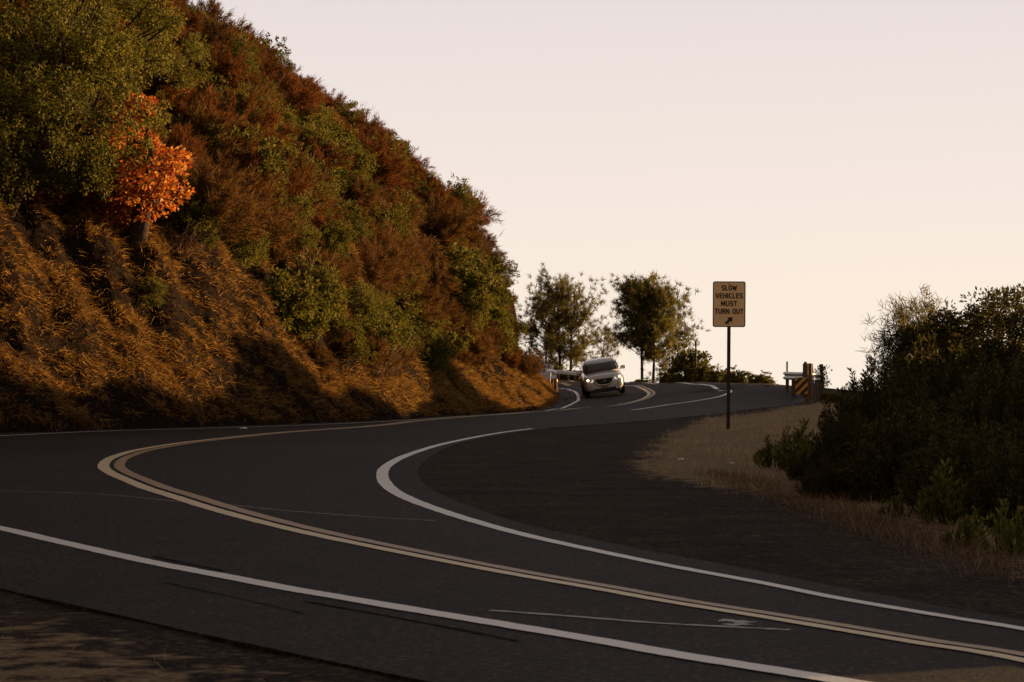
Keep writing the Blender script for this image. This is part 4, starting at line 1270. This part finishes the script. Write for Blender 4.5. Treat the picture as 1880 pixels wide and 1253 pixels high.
def make_suv():
    root = empty('silver_suv')
    tag(root, 'silver family car rounding the bend towards us with its headlights on', 'car')
    mb = MB()
    S = []
    #  (y, [bottom centre, bottom edge, sill, lower flank, shoulder, top edge, top centre])
    S.append((-2.46, [(0, .36), (.62, .36), (.70, .42), (.74, .62), (.72, .80), (.60, .88), (0, .90)]))
    S.append((-2.36, [(0, .30), (.74, .30), (.86, .40), (.90, .64), (.86, .90), (.70, 1.00), (0, 1.03)]))
    S.append((-2.10, [(0, .28), (.82, .28), (.94, .38), (.97, .66), (.93, .97), (.76, 1.08), (0, 1.11)]))
    S.append((-1.60, [(0, .28), (.84, .28), (.96, .40), (.985, .70), (.95, 1.02), (.80, 1.12), (0, 1.15)]))
    S.append((-1.05, [(0, .28), (.84, .28), (.955, .40), (.98, .72), (.955, 1.06), (.84, 1.16), (0, 1.19)]))
    S.append((0.0, [(0, .28), (.84, .28), (.95, .40), (.975, .74), (.955, 1.08), (.86, 1.18), (0, 1.20)]))
    S.append((1.5, [(0, .28), (.84, .28), (.95, .40), (.975, .74), (.955, 1.10), (.86, 1.20), (0, 1.22)]))
    S.append((2.30, [(0, .32), (.80, .32), (.90, .44), (.93, .74), (.90, 1.08), (.80, 1.18), (0, 1.20)]))
    S.append((2.50, [(0, .42), (.70, .42), (.80, .50), (.82, .74), (.80, 1.0), (.70, 1.08), (0, 1.10)]))
    loft_body(mb, S)
    # wheel arches stay dark: plastic cladding strips follow
    body = mb.build('body', M['paint_silver'], root); subsurf(body, 2)
    # greenhouse
    mb = MB()
    G = [(-1.12, [(0, 1.10), (.86, 1.10), (.86, 1.14), (.84, 1.17), (.80, 1.185), (.70, 1.20), (0, 1.21)]),
         (-0.30, [(0, 1.10), (.88, 1.10), (.88, 1.25), (.80, 1.59), (.77, 1.685), (.66, 1.735), (0, 1.75)]),
         (0.40, [(0, 1.10), (.88, 1.10), (.88, 1.26), (.80, 1.62), (.77, 1.72), (.66, 1.77), (0, 1.785)]),
         (1.50, [(0, 1.10), (.87, 1.10), (.87, 1.26), (.79, 1.62), (.76, 1.72), (.65, 1.765), (0, 1.78)]),
         (2.10, [(0, 1.10), (.84, 1.10), (.83, 1.25), (.72, 1.58), (.66, 1.66), (.55, 1.70), (0, 1.73)]),
         (2.40, [(0, 1.10), (.80, 1.10), (.79, 1.16), (.76, 1.20), (.72, 1.22), (.6, 1.23), (0, 1.24)])]
    loft_body(mb, G)
    cab = mb.build('cabin', M['paint_silver'], root); subsurf(cab, 1)
    # windscreen
    quad_panel('windscreen', [(-.80, -1.10, 1.205), (.80, -1.10, 1.205), (.70, -0.47, 1.615), (-.70, -0.47, 1.615)], M['glass'], root)
    for s in (-1, 1):
        quad_panel('side_window', [(s * .885, -0.72, 1.24), (s * .90, 1.95, 1.25), (s * .80, 1.80, 1.585), (s * .82, -0.30, 1.58)], M['glass'], root)
        mb = MB(); mb.tube([(s * .71, -0.05, 1.765), (s * .72, .15, 1.81), (s * .715, 1.55, 1.81), (s * .69, 1.85, 1.76)], 0.022, 8); mb.build('roof_rail', M['plastic'], root, True)
        # black A pillar trim
        mb = MB(); mb.tube([(s * .835, -1.10, 1.20), (s * .735, -.47, 1.62)], 0.022, 6); mb.build('pillar_trim', M['plastic'], root, True)
        # mirror
        mb = MB()
        mb.box((s * 1.10, -0.72, 1.24), (.25, .13, .17), bevel=.045); mb.tube([(s * .93, -.70, 1.17), (s * 1.02, -.70, 1.2)], .03, 6)
        mb.build('mirror', M['paint_silver'], root, True)
        # headlight housing: swept wedge at the corner
        mb = MB()
        P0 = [(s * .50, -2.435, .86), (s * .60, -2.44, .76), (s * .80, -2.39, .80), (s * .905, -2.22, .90), (s * .90, -2.12, .995), (s * .72, -2.33, .97)]
        mb.prism(P0, (0, 0, 0), (0, .12, 0)); hl = mb.build('headlight', M['lens'], root)
        mb = MB(); mb.disc((s * .78, -2.40, .885), (s * .25, -1, 0.05), .05, .05, 20); mb.build('lamp', M['lamp_on'], hl)
        mb = MB(); mb.prism([(s * .535, -2.452, .815), (s * .575, -2.452, .755), (s * .655, -2.445, .765), (s * .64, -2.447, .80), (s * .59, -2.452, .80), (s * .565, -2.452, .90), (s * .535, -2.452, .90)], (0, 0, 0), (0, .03, 0)); mb.build('daytime_lamp', M['drl'], hl)
        # fog lamp pod
        mb = MB(); mb.prism([(s * .60, -2.44, .44), (s * .83, -2.37, .43), (s * .88, -2.33, .60), (s * .66, -2.44, .58)], (0, 0, 0), (0, .08, 0)); mb.build('fog_lamp_pod', M['plastic'], root)
        # wheel arch cladding
        for wy in (-1.48, 1.42):
            mb = MB()
            n = 14; rin, rout = .44, .50
            mb.loft([[(s * .955, wy + rin * math.cos(a), .38 + rin * math.sin(a)), (s * .955, wy + rout * math.cos(a), .38 + rout * math.sin(a)), (s * 1.0, wy + rout * math.cos(a), .38 + rout * math.sin(a)), (s * 1.0, wy + rin * math.cos(a), .38 + rin * math.sin(a))] for a in [math.pi * k / n for k in range(n + 1)]], close=True)
            mb.build('wheel_arch', M['plastic'], root)
            wheel(root, s * .86, wy)
        mb = MB(); mb.box((s * .987, 0.0, 1.0), (.02, .16, .03), bevel=.006); mb.build('door_handle', M['chrome'], root)
    # grille: dark trapezoid with a bright V round it
    mb = MB(); mb.prism([(-.44, -2.475, .885), (.44, -2.475, .885), (.34, -2.482, .66), (.22, -2.484, .60), (-.22, -2.484, .60), (-.34, -2.482, .66)], (0, 0, 0), (0, .06, 0)); gr = mb.build('grille', M['plastic'], root)
    mb = MB()
    mb.tube([(-.52, -2.455, .90), (-.37, -2.49, .655), (-.22, -2.495, .575), (.22, -2.495, .575), (.37, -2.49, .655), (.52, -2.455, .90)], .035, 8); mb.build('chrome_trim', M['chrome'], gr, True)
    mb = MB()
    n = 20
    mb.tube([(.075 * math.cos(2 * math.pi * k / n), -2.495, .755 + .062 * math.sin(2 * math.pi * k / n)) for k in range(n + 1)], .012, 6, False); mb.box((0, -2.498, .755), (.20, .014, .026)); mb.build('badge', M['chrome'], gr)
    mb = MB()
    for zz in (.65, .71, .80, .84): mb.box((0, -2.480, zz), (.60, .012, .012))
    mb.build('grille_bar', M['rubber'], gr)
    mb = MB(); mb.box((0, -2.475, .36), (1.15, .10, .13), bevel=.03); mb.build('lower_intake', M['plastic'], root)
    mb = MB(); mb.box((0, -2.50, .335), (.95, .04, .035), bevel=.012); mb.build('skid_trim', M['chrome'], root)
    mb = MB(); mb.box((0, -2.485, .50), (.34, .02, .17), bevel=.008); mb.build('number_plate', M['plate'], root)
    mb = MB(); mb.box((0, -2.30, .27), (1.5, .5, .10), bevel=.03); mb.build('bumper_skirt', M['plastic'], root)
    mb = MB(); mb.tube([(-.3, -1.165, 1.205), (.35, -1.12, 1.225)], .012, 5); mb.build('wiper', M['plastic'], root)
    return root
suv = make_suv()
cxw = (1111 - CX) * 118.5 / F
def bank(x, y, a=0.8):
    zl = gz([x - a, x + a, x, x], [y, y, y - 1.4, y + 1.4])
    return zl
zz = bank(cxw, 118.0 + 2.2)
suv.location = (cxw, 118 + 2.4, float(np.mean(zz)) - 0.0)
roll = math.atan2(zz[1] - zz[0], 1.6); pitch = math.atan2(zz[3] - zz[2], 2.8)
suv.rotation_euler = (pitch, -roll - R(2.0), R(0.5))
suv.location.z += 0.01

def make_pickup():
    root = empty('white_pickup')
    tag(root, 'white pickup truck mostly hidden behind the hill edge, only its cab corner and mirror showing', 'pickup truck')
    mb = MB()
    S = [(-2.75, [(0, .45), (.80, .45), (.92, .52), (.95, .75), (.93, 1.0), (.80, 1.08), (0, 1.10)]),
         (-2.55, [(0, .42), (.86, .42), (.97, .50), (.99, .78), (.97, 1.08), (.84, 1.17), (0, 1.20)]),
         (-1.40, [(0, .42), (.86, .42), (.98, .50), (1.0, .80), (.98, 1.12), (.88, 1.22), (0, 1.25)]),
         (0.75, [(0, .42), (.86, .42), (.98, .50), (1.0, .80), (.98, 1.14), (.90, 1.24), (0, 1.26)]),
         (0.8, [(0, .42), (.86, .42), (.98, .50), (1.0, .80), (.98, 1.14), (.96, 1.24), (0, 1.24)]),
         (2.85, [(0, .46), (.86, .46), (.97, .52), (.99, .80), (.97, 1.14), (.95, 1.24), (0, 1.24)])]
    loft_body(mb, S); b = mb.build('body', M['paint_white'], root, True, 40)
    mb = MB()
    G = [(-1.35, [(0, 1.15), (.88, 1.15), (.88, 1.19), (.86, 1.22), (.82, 1.24), (.7, 1.25), (0, 1.26)]),
         (-.60, [(0, 1.15), (.90, 1.15), (.89, 1.30), (.79, 1.66), (.73, 1.76), (.6, 1.80), (0, 1.83)]),
         (.45, [(0, 1.15), (.90, 1.15), (.89, 1.30), (.79, 1.68), (.73, 1.78), (.6, 1.82), (0, 1.85)]),
         (.78, [(0, 1.15), (.88, 1.15), (.87, 1.30), (.77, 1.60), (.72, 1.70), (.6, 1.74), (0, 1.76)])]
    loft_body(mb, G); c = mb.build('cab', M['paint_white'], root); subsurf(c, 1)
    quad_panel('windscreen', [(-.81, -1.36, 1.275), (.81, -1.36, 1.275), (.66, -.64, 1.78), (-.66, -.64, 1.78)], M['glass'], root)
    for s in (-1, 1):
        quad_panel('side_window', [(s * .905, -.95, 1.30), (s * .915, .55, 1.30), (s * .80, .50, 1.64), (s * .805, -.55, 1.64)], M['glass'], root)
        mb = MB(); mb.box((s * 1.13, -.95, 1.33), (.20, .12, .26), bevel=.04); mb.tube([(s * .95, -.95, 1.25), (s * 1.06, -.95, 1.28)], .03, 6); mb.build('mirror', M['paint_white'], root, True)
        mb = MB(); mb.box((s * .80, -2.70, .95), (.26, .12, .20), bevel=.03); mb.build('headlight', M['lens'], root, True)
        for wy in (-1.85, 1.75): wheel(root, s * .88, wy, .40, .26)
    mb = MB(); mb.box((0, -2.76, .90), (1.2, .06, .30), bevel=.03); mb.build('grille', M['chrome'], root)
    mb = MB(); mb.box((0, -2.80, .56), (1.85, .14, .20), bevel=.04); mb.build('bumper', M['chrome'], root)
    return root
pk = make_pickup()
pxw = (975 - CX) * 152 / F
pk.location = (pxw, 153.5, gz1(pxw, 153.5) + 0.02)
pk.rotation_euler = (0, 0, R(14))
pk.scale = (1, 1, 1)

# ---- guardrails
def w_beam(pts, name, parent, top=0.0, mat=None):
    """two-wave steel rail swept along pts (x,y,z of rail centre); face towards the left of travel"""
    prof = [(-.00, .155), (.02, .15), (.075, .115), (.08, .075), (.02, .035), (.0, 0), (.02, -.035), (.08, -.075), (.075, -.115), (.02, -.15), (.0, -.155)]
    P = np.array(pts); d = np.gradient(P[:, :2], axis=0); d /= np.linalg.norm(d, axis=1)[:, None]
    nr = np.c_[-d[:, 1], d[:, 0]]
    mb = MB()
    mb.loft([[(P[i, 0] + nr[i, 0] * a, P[i, 1] + nr[i, 1] * a, P[i, 2] + b) for a, b in prof] for i in range(len(P))], close=False, caps=False)
    o = mb.build(name, mat or M['steel'], parent, True, 50)
    sm = o.modifiers.new('thick', 'SOLIDIFY'); sm.thickness = 0.008; sm.offset = 0
    return o
def marker_panel(parent, w, h, at, rz, flip=1, ymat='mark_yellow'):
    pm = MB(); pm.box((0, 0, 0), (w, .008, h), bevel=.002)
    p = pm.build('marker_panel', M[ymat], parent); p.location = at; p.rotation_euler = (0, 0, rz)
    # diagonal black bands clipped to the plate
    st = MB(); bw = 0.105; y0 = -.0065
    for k in range(-4, 5):
        c0 = k * bw * 2 * 1.414
        poly = []
        bm2 = [(-2, -2 + c0 - bw * .707), (2, 2 + c0 - bw * .707), (2, 2 + c0 + bw * .707), (-2, -2 + c0 + bw * .707)]
        bm2 = [(x, z if flip > 0 else z) for x, z in bm2]
        def clip(poly, ax, lim, sgn):
            out = []
            for i in range(len(poly)):
                a, b = poly[i], poly[(i + 1) % len(poly)]
                ia = (a[ax] - lim) * sgn <= 0; ib = (b[ax] - lim) * sgn <= 0
                if ia: out.append(a)
                if ia != ib:
                    t = (lim - a[ax]) / (b[ax] - a[ax]); out.append((a[0] + (b[0] - a[0]) * t, a[1] + (b[1] - a[1]) * t))
            return out
        for ax, lim, sg in ((0, w / 2 - .004, 1), (0, -w / 2 + .004, -1), (1, h / 2 - .004, 1), (1, -h / 2 + .004, -1)):
            if bm2: bm2 = clip(bm2, ax, lim, sg)
        if len(bm2) >= 3:
            st.prism([(x * flip, y0, z) for x, z in bm2], (0, 0, 0), (0, .003, 0))
    st.build('diagonal_stripes', M['mark_black'], p)
    return p

G0 = (1484 - CX) * 88 / F
gr = empty('guardrail', (G0, 88, gz1(G0, 88) - .05))
tag(gr, 'near guardrail end with timber posts and black and yellow striped marker, beyond the sign', 'guardrail')
gzz = gr.location.z
def gl(px, D, py=None):
    x = (px - CX) * D / F - G0
    if py is None: return (x, D - 88, gz1(x + G0, D) - gzz)
    return (x, D - 88, CAMH - (py - YH) * D / F - gzz)
# rail: right leg runs back from the end post, left leg bends back along the turnout
left_leg = [gl(1441, 98, 690.0), gl(1452, 95, 690.5), gl(1464, 92, 691.0), gl(1474, 89.4, 691.5), gl(1483, 88.5, 692)]
rr_ = catmull([tuple(p) for p in left_leg], 6)
w_beam(list(reversed(rr_)), 'rail', gr)
right_leg = [gl(1484, 88.5, 692.0), gl(1492, 90.5, 692), gl(1500, 94, 692), gl(1507, 98, 692), gl(1512, 103, 692)]
w_beam(list(reversed(catmull(right_leg, 6))), 'rail', gr)
def post(parent, px, D, top, bot, w=.2, lean=0.0, name='post', mat='post_wood', wd=None):
    a = gl(px, D, top); b = gl(px, D, bot)
    h = a[2] - b[2]
    mb = MB(); mb.box((0, 0, h / 2 - .2), (w, wd or w, h + .4), bevel=.012)
    o = mb.build(name, M[mat], parent); o.location = (a[0], a[1], b[2]); o.rotation_euler = (0, R(lean), R(-12)); return o
post(gr, 1484.5, 88.3, 667.5, 742, .27, -0.5)
mb = MB(); mb.box((0, 0, 0), (.10, .1, .1), bevel=.02); cp = mb.build('post_cap', M['post_wood'], gr); q_ = gl(1478.5, 88.1, 667); cp.location = q_
post(gr, 1479, 88.1, 668, 700, .19, 0)
post(gr, 1494, 90.0, 668.5, 738, .13, -4)
post(gr, 1508, 96.0, 669, 735, .14, 0)
for px, D in ((1498.5, 92.5), (1503, 95), (1507.5, 98), (1511, 101.5)):
    post(gr, px, D, 691, 735.5 - (px - 1498) * .2, .13)
post(gr, 1445.5, 97.5, 690, 707, .13); post(gr, 1457, 94.5, 690, 709, .15)
post(gr, 1445, 97.8, 664, 690, .065, name='delineator', mat='post_wood')
mp = marker_panel(gr, .46, .60, gl(1471.5, 87.9, 708.5), R(-6), 1)

GFX = (1030 - CX) * 172 / F
g2 = empty('guardrail', (GFX, 172, gz1(GFX, 172)))
tag(g2, 'far steel guardrail curving behind the silver car at the outside of the bend', 'guardrail')
def gl2(px, D, py):
    return ((px - CX) * D / F - GFX, D - 172, CAMH - (py - YH) * D / F - g2.location.z)
rail = catmull([gl2(960, 196, 683), gl2(985, 190, 683), gl2(1008, 184, 683.2), (gl2(1030, 179, 683.8)), gl2(1050, 174.5, 685.4), gl2(1066, 171, 687.5)], 6)
w_beam(list(reversed(rail)), 'rail', g2)
for px, D, py in ((985, 190, 683), (1005, 185, 683), (1025, 180.3, 683.6), (1043, 176.3, 684.7), (1056, 173.3, 686), (1066, 171.2, 687)):
    a = gl2(px, D + .2, py)
    mb = MB(); mb.box((0, 0, -.35), (.17, .2, 1.1), bevel=.01); o = mb.build('post', M['post_wood'], g2); o.location = a
marker_panel(g2, .32, .62, gl2(1066, 170.6, 688.5), 0, 1)

# ---- posts and poles
def pole(px, D, top, bot, r, label, name='wooden_pole', lean=0, mat='post_wood', band=None):
    x = (px - CX) * D / F
    zb_ = CAMH - (bot - YH) * D / F; zt_ = CAMH - (top - YH) * D / F
    zb_ = min(zb_, gz1(x, D))
    e = empty(name, (x, D, zb_), (0, R(lean), 0))
    mb = MB(); mb.tube([(0, 0, -.4), (0, 0, zt_ - zb_)], [r, r * .9], 10); mb.build('shaft', M[mat], e, True, 40)
    if band:
        mb = MB(); mb.tube([(0, 0, zt_ - zb_ - .18), (0, 0, zt_ - zb_ - .06)], r * 1.12, 10); mb.build('reflector_band', M[band], e, True, 40)
    return tag(e, label, 'post' if 'post' in name else 'pole')
pole(1277.5, 150, 626, 699, .055, 'thin dark pole standing beyond the crest among the bushes', mat='pole_dark')
pole(1020, 124, 695, 722, .10, 'short reddish wooden post at the inside of the bend, nearest the road', 'wooden_post', band='amber')
pole(1014.5, 127, 696, 720, .07, 'thinner wooden post at the inside of the bend, close to the hill', 'wooden_post')
pole(1009.5, 131, 686, 712, .045, 'slim white marker post in the glowing grass at the hill edge', 'marker_post', mat='litter')

# ---- small things on the ground
def on_road(px, py, lift=0.0):
    x, y = xy((px, py)); return x, y, gz1(x, y) + lift
rnd = random.Random(5)
for px, py, D, lab in ((1081, 751.5, 101, 'amber road reflector on the yellow line, on the left below the car'), (1139, 745.5, 105.5, 'amber road reflector on the yellow line, on the right below the car')):
    x = (px - CX) * D / F
    e = empty('road_reflector', (x, D, gz1(x, D) + .004))
    mb = MB(); mb.box((0, 0, .012), (.11, .11, .024), bevel=.008); mb.build('base', M['mark_yellow'], e)
    mb = MB(); mb.box((0, -.056, .013), (.09, .006, .018)); mb.build('lens', M['amber'], e)
    tag(e, lab, 'reflector', 'reflectors on the yellow line')
def crumple(px, py, s, label):
    x, y, z = on_road(px, py)
    bm = bmesh.new(); bmesh.ops.create_icosphere(bm, subdivisions=2, radius=1)
    r_ = random.Random(int(px))
    for v in bm.verts:
        v.co *= r_.uniform(.6, 1.1); v.co.z *= .45
    me = bpy.data.meshes.new('paper_litter'); bm.to_mesh(me); bm.free()
    o = link('paper_litter', me, M['litter']); o.location = (x, y, z + s * .15); o.scale = (s * 1.5, s, s); o.rotation_euler = (0, 0, r_.uniform(0, 6))
    tag(o, label, 'litter', 'paper litter on the verge')
crumple(1249, 846, .075, 'crumpled white paper on the dry grass below the sign')
crumple(1345, 852, .045, 'flat scrap of white paper halfway between the sign and the bushes')
crumple(447, 788, .10, 'pale crumpled scrap at the foot of the hill on the far road edge')
# stones and leaf litter, uncountable
def scatter(name, n, poly, s0, s1, mat, label, seed, flat=.6, bias=None, lift=-.045, cat='gravel'):
    rng = np.random.default_rng(seed)
    P = np.array(poly)
    x = rng.uniform(P[:, 0].min(), P[:, 0].max(), n); y = P[:, 1].min() + (P[:, 1].max() - P[:, 1].min()) * rng.uniform(0, 1, n) ** (bias or 1)
    k = in_poly(x, y, poly); x, y = x[k], y[k]; n = len(x)
    z = gz(x, y) + lift
    s = rng.uniform(s0, s1, n) * rng.uniform(.5, 1, n)
    base = np.array([(1, 0, 0), (0, 1, 0), (-1, 0, 0), (0, -1, 0), (0, 0, 1), (0, 0, -1)], float)
    v = base[None] * (1 + rng.uniform(-.35, .35, (n, 6, 1))); v[:, :, 2] *= flat
    a = rng.uniform(0, 6.28, n); c_, s_2 = np.cos(a)[:, None], np.sin(a)[:, None]
    vx = v[:, :, 0] * c_ - v[:, :, 1] * s_2; vy = v[:, :, 0] * s_2 + v[:, :, 1] * c_
    V = np.stack([vx, vy, v[:, :, 2]], -1) * s[:, None, None] + np.stack([x, y, z], -1)[:, None]
    f = np.array([(0, 1, 4), (1, 2, 4), (2, 3, 4), (3, 0, 4), (1, 0, 5), (2, 1, 5), (3, 2, 5), (0, 3, 5)])
    Fq = (np.arange(n) * 6)[:, None, None] + f[None]
    o = link(name, np_mesh(name, V.reshape(-1, 3), Fq.reshape(-1, 3)), mat)
    tag(o, label, cat, kind='stuff'); return o
M['stone'] = leaf_mat('stones', [(0.02, 0.016, 0.014), (0.06, 0.047, 0.04), (0.13, 0.10, 0.082), (0.26, 0.21, 0.17)], 0.0, 0.9, 0.1)
M['rubble'] = leaf_mat('fallen_stones', [(0.02, 0.013, 0.009), (0.05, 0.033, 0.022), (0.10, 0.066, 0.045), (0.22, 0.16, 0.11)], 0.0, 0.9, 0.08)
M['dead_leaf'] = leaf_mat('dead_leaves', [(0.10, 0.05, 0.02), (0.22, 0.10, 0.03), (0.35, 0.18, 0.04), (0.5, 0.27, 0.06)], 0.2, 0.7, 0.2)
turn_poly = [xy(p) for p in [(790, 862), (830, 828), (900, 806), (1010, 791), (1150, 780), (1250, 772), (1330, 775), (1230, 800), (1180, 850), (1240, 885), (1400, 910), (1560, 950), (1880, 1055), (2300, 1170), (2300, 1205), (1880, 1134), (1539, 1072), (1238, 1014), (960, 956), (810, 900)]]
scatter('gravel', 34000, turn_poly, .008, .036, M['stone'], 'dark gravel strewn over the dirt turnout', 31, bias=1.8)
foot = np.array(resample(HB[2:17], 0.3)); ft = norm(np.gradient(foot, axis=0)); fi = np.c_[-ft[:, 1], ft[:, 0]]
foot_poly = [tuple(p) for p in foot - fi * 0.75] + [tuple(p) for p in (foot + fi * 0.35)[::-1]]
scatter('rubble', 5200, foot_poly, .015, .085, M['rubble'], 'brown stones and crumbs of earth fallen along the foot of the bank', 35, .6, lift=.01, cat='rubble')
near_poly = [xy(p) for p in [(-200, 1060), (0, 1095), (189, 1135), (340, 1168), (529, 1208), (700, 1245), (900, 1290), (900, 1500), (-600, 1500)]]
scatter('gravel', 26000, near_poly, .004, .014, M['stone'], 'fine gravel on the dirt bank in the near corner', 32)
shoulder = [xy(p) for p in [(-100, 955), (0, 975), (415, 1063), (770, 1127), (1111, 1184), (1556, 1258), (1900, 1320), (1300, 1330), (900, 1272), (529, 1197), (189, 1122), (-200, 1040)]]
scatter('leaf_litter', 420, shoulder, .005, .011, M['dead_leaf'], 'specks of orange leaf litter on the near shoulder', 33, .35, lift=.006, cat='leaf litter')
lane = [xy(p) for p in [(1111, 1090), (1400, 1140), (1880, 1215), (1880, 1330), (1400, 1225), (770, 1110), (500, 1070), (600, 1000)]]
scatter('leaf_litter', 110, lane, .004, .010, M['dead_leaf'], 'few orange leaf specks on the near lane', 34, .35, lift=.006, cat='leaf litter')
# dry stalks on the near bank
def bank_straw():
    rng = np.random.default_rng(91)
    n = 9000; P = np.array(near_poly)
    x = rng.uniform(P[:, 0].min(), P[:, 0].max(), n); y = rng.uniform(P[:, 1].min(), P[:, 1].max(), n)
    inner_ = [xy(p) for p in [(-200, 1100), (0, 1150), (240, 1185), (420, 1225), (560, 1260), (560, 1500), (-600, 1500)]]
    k = in_poly(x, y, inner_); x, y = x[k], y[k]; n = len(x)
    D = rng.normal(size=(n, 3)); D[:, 2] = np.abs(D[:, 2]) * .25 + .03
    return spikes(np.c_[x, y, gz(x, y) - .045], D, .075, .004, rng, bend=rng.normal(size=(n, 3)) * .2)
V, Fq = bank_straw()
o = link('dry_straw', np_mesh('dry_straw', V, Fq), M['straw'], None); tag(o, 'flattened dry straw on the dirt bank in the near corner', 'grass', kind='stuff')
# scuffs and tar seams in the road surface
M['scuff'] = paint_mat('scuff_chalk', (0.16, 0.15, 0.135), 0.62, 14)
M['tar'] = plain('tar_seam', (0.011, 0.008, 0.0075), 0.95, spec=0.03, var=0.3)
def streak(name, pts, w, mat, lift=.004):
    return ribbon(name, catmull([xy(p) for p in pts], 8), w, lift, None, wob=.5)
marking('chalk_scuff', [streak('a', [(900, 1122), (1050, 1133), (1200, 1145), (1330, 1152), (1450, 1158)], .05, None), streak('b', [(1322, 1140), (1345, 1141), (1372, 1145)], .10, None), streak('c', [(1335, 1149), (1355, 1148), (1374, 1147)], .09, None)], M['scuff'])
marking('tar_seam', [streak('a', [(280, 1022), (340, 1035), (415, 1050)], .025, None), streak('b', [(560, 1105), (700, 1130), (850, 1158), (950, 1178)], .025, None), streak('c', [(300, 1070), (450, 1102), (560, 1128)], .012, None)], M['tar'])
marking('faint_scuff', [streak('a', [(400, 925), (500, 936), (650, 948), (800, 957)], .03, None), streak('b', [(0, 902), (180, 908), (330, 922)], .03, None)], M['scuff'])
# ------------------------------------------------------------------ sky, sun, camera
world = bpy.data.worlds.new('World'); scene.world = world
world.use_nodes = True
nt = world.node_tree
for n in list(nt.nodes): nt.nodes.remove(n)
L = nt.links.new
tc = N(nt, 'ShaderNodeTexCoord')
sep = N(nt, 'ShaderNodeSeparateXYZ'); L(tc.outputs['Generated'], sep.inputs[0])
# the valley haze below the horizon is as bright as the sky just above it
ab = N(nt, 'ShaderNodeMath', operation='ABSOLUTE'); L(sep.outputs[2], ab.inputs[0])
mxz = N(nt, 'ShaderNodeMath', operation='MAXIMUM'); mxz.inputs[1].default_value = 0.012; L(ab.outputs[0], mxz.inputs[0])
cmb = N(nt, 'ShaderNodeCombineXYZ'); L(sep.outputs[0], cmb.inputs[0]); L(sep.outputs[1], cmb.inputs[1]); L(mxz.outputs[0], cmb.inputs[2])
sky = N(nt, 'ShaderNodeTexSky', sky_type='NISHITA')
sky.sun_disc = False
sky.sun_elevation = SUN_EL
sky.sun_rotation = math.pi / 2 - SUN_AZ
sky.altitude = 900; sky.air_density = 1.0; sky.dust_density = 3.0; sky.ozone_density = 1.0
L(cmb.outputs[0], sky.inputs['Vector'])
# evening haze: cream at the horizon, pinkish grey above, dim overhead and behind the camera
hz_r = ramp(nt, [(0.0, (0.97, 0.84, 0.71)), (0.03, (0.95, 0.825, 0.705)), (0.075, (0.90, 0.785, 0.725)), (0.155, (0.80, 0.715, 0.70)), (0.30, (0.50, 0.45, 0.445)), (0.55, (0.25, 0.222, 0.222)), (1.0, (0.15, 0.135, 0.137))], ab.outputs[0])
hv = N(nt, 'ShaderNodeVectorMath', operation='MULTIPLY'); hv.inputs[1].default_value = (1, 1, 0); L(tc.outputs['Generated'], hv.inputs[0])
hn = N(nt, 'ShaderNodeVectorMath', operation='NORMALIZE'); L(hv.outputs[0], hn.inputs[0])
dt = N(nt, 'ShaderNodeVectorMath', operation='DOT_PRODUCT'); dt.inputs[1].default_value = (math.cos(SUN_AZ), math.sin(SUN_AZ), 0); L(hn.outputs[0], dt.inputs[0])
azr = N(nt, 'ShaderNodeMapRange'); azr.interpolation_type = 'SMOOTHSTEP'
azr.inputs['From Min'].default_value = -0.75; azr.inputs['From Max'].default_value = 0.45; azr.inputs['To Min'].default_value = 0.0; azr.inputs['To Max'].default_value = 1.0
L(dt.outputs['Value'], azr.inputs['Value'])
# low sun lights the haze opposite it a dim orange
azc = ramp(nt, [(0.0, (0.52, 0.36, 0.245)), (1.0, (1, 1, 1))], azr.outputs[0])
hs_ = N(nt, 'ShaderNodeVectorMath', operation='SCALE'); hs_.inputs['Scale'].default_value = 10.6; L(azc.outputs[0], hs_.inputs[0])
hm = N(nt, 'ShaderNodeVectorMath', operation='MULTIPLY'); L(hz_r.outputs[0], hm.inputs[0]); L(hs_.outputs[0], hm.inputs[1])
mixs = N(nt, 'ShaderNodeMix', data_type='RGBA'); mixs.inputs[0].default_value = 0.9
L(sky.outputs[0], mixs.inputs[6]); L(hm.outputs[0], mixs.inputs[7])
SKYOUT = mixs.outputs[2]
bg = N(nt, 'ShaderNodeBackground'); bg.inputs['Strength'].default_value = 0.052
L(SKYOUT, bg.inputs['Color'])
wo = N(nt, 'ShaderNodeOutputWorld'); L(bg.outputs[0], wo.inputs[0])

sl = bpy.data.lights.new('sun', 'SUN'); sl.energy = 5.0; sl.angle = R(0.5); sl.color = (1.0, 0.60, 0.23)
so = bpy.data.objects.new('sun', sl); COL.objects.link(so)
so.location = (40, 40, 30); so.rotation_euler = SUN.to_track_quat('Z', 'Y').to_euler()

cd = bpy.data.cameras.new('camera'); cam = bpy.data.objects.new('camera', cd); COL.objects.link(cam)
cam.location = (0, 0, CAMH); cam.rotation_euler = (R(90), 0, 0)
cd.sensor_width = 36; cd.lens = 36 * F / 1880.0
cd.shift_y = (YH - 626.5) / 1880.0
cd.dof.use_dof = True; cd.dof.focus_distance = 55.0; cd.dof.aperture_fstop = 13.0
cd.clip_start = 0.3; cd.clip_end = 5000
scene.camera = cam
scene.view_settings.view_transform = 'Standard'; scene.view_settings.look = 'None'
scene.view_settings.exposure = 1.0; scene.view_settings.gamma = 1.0
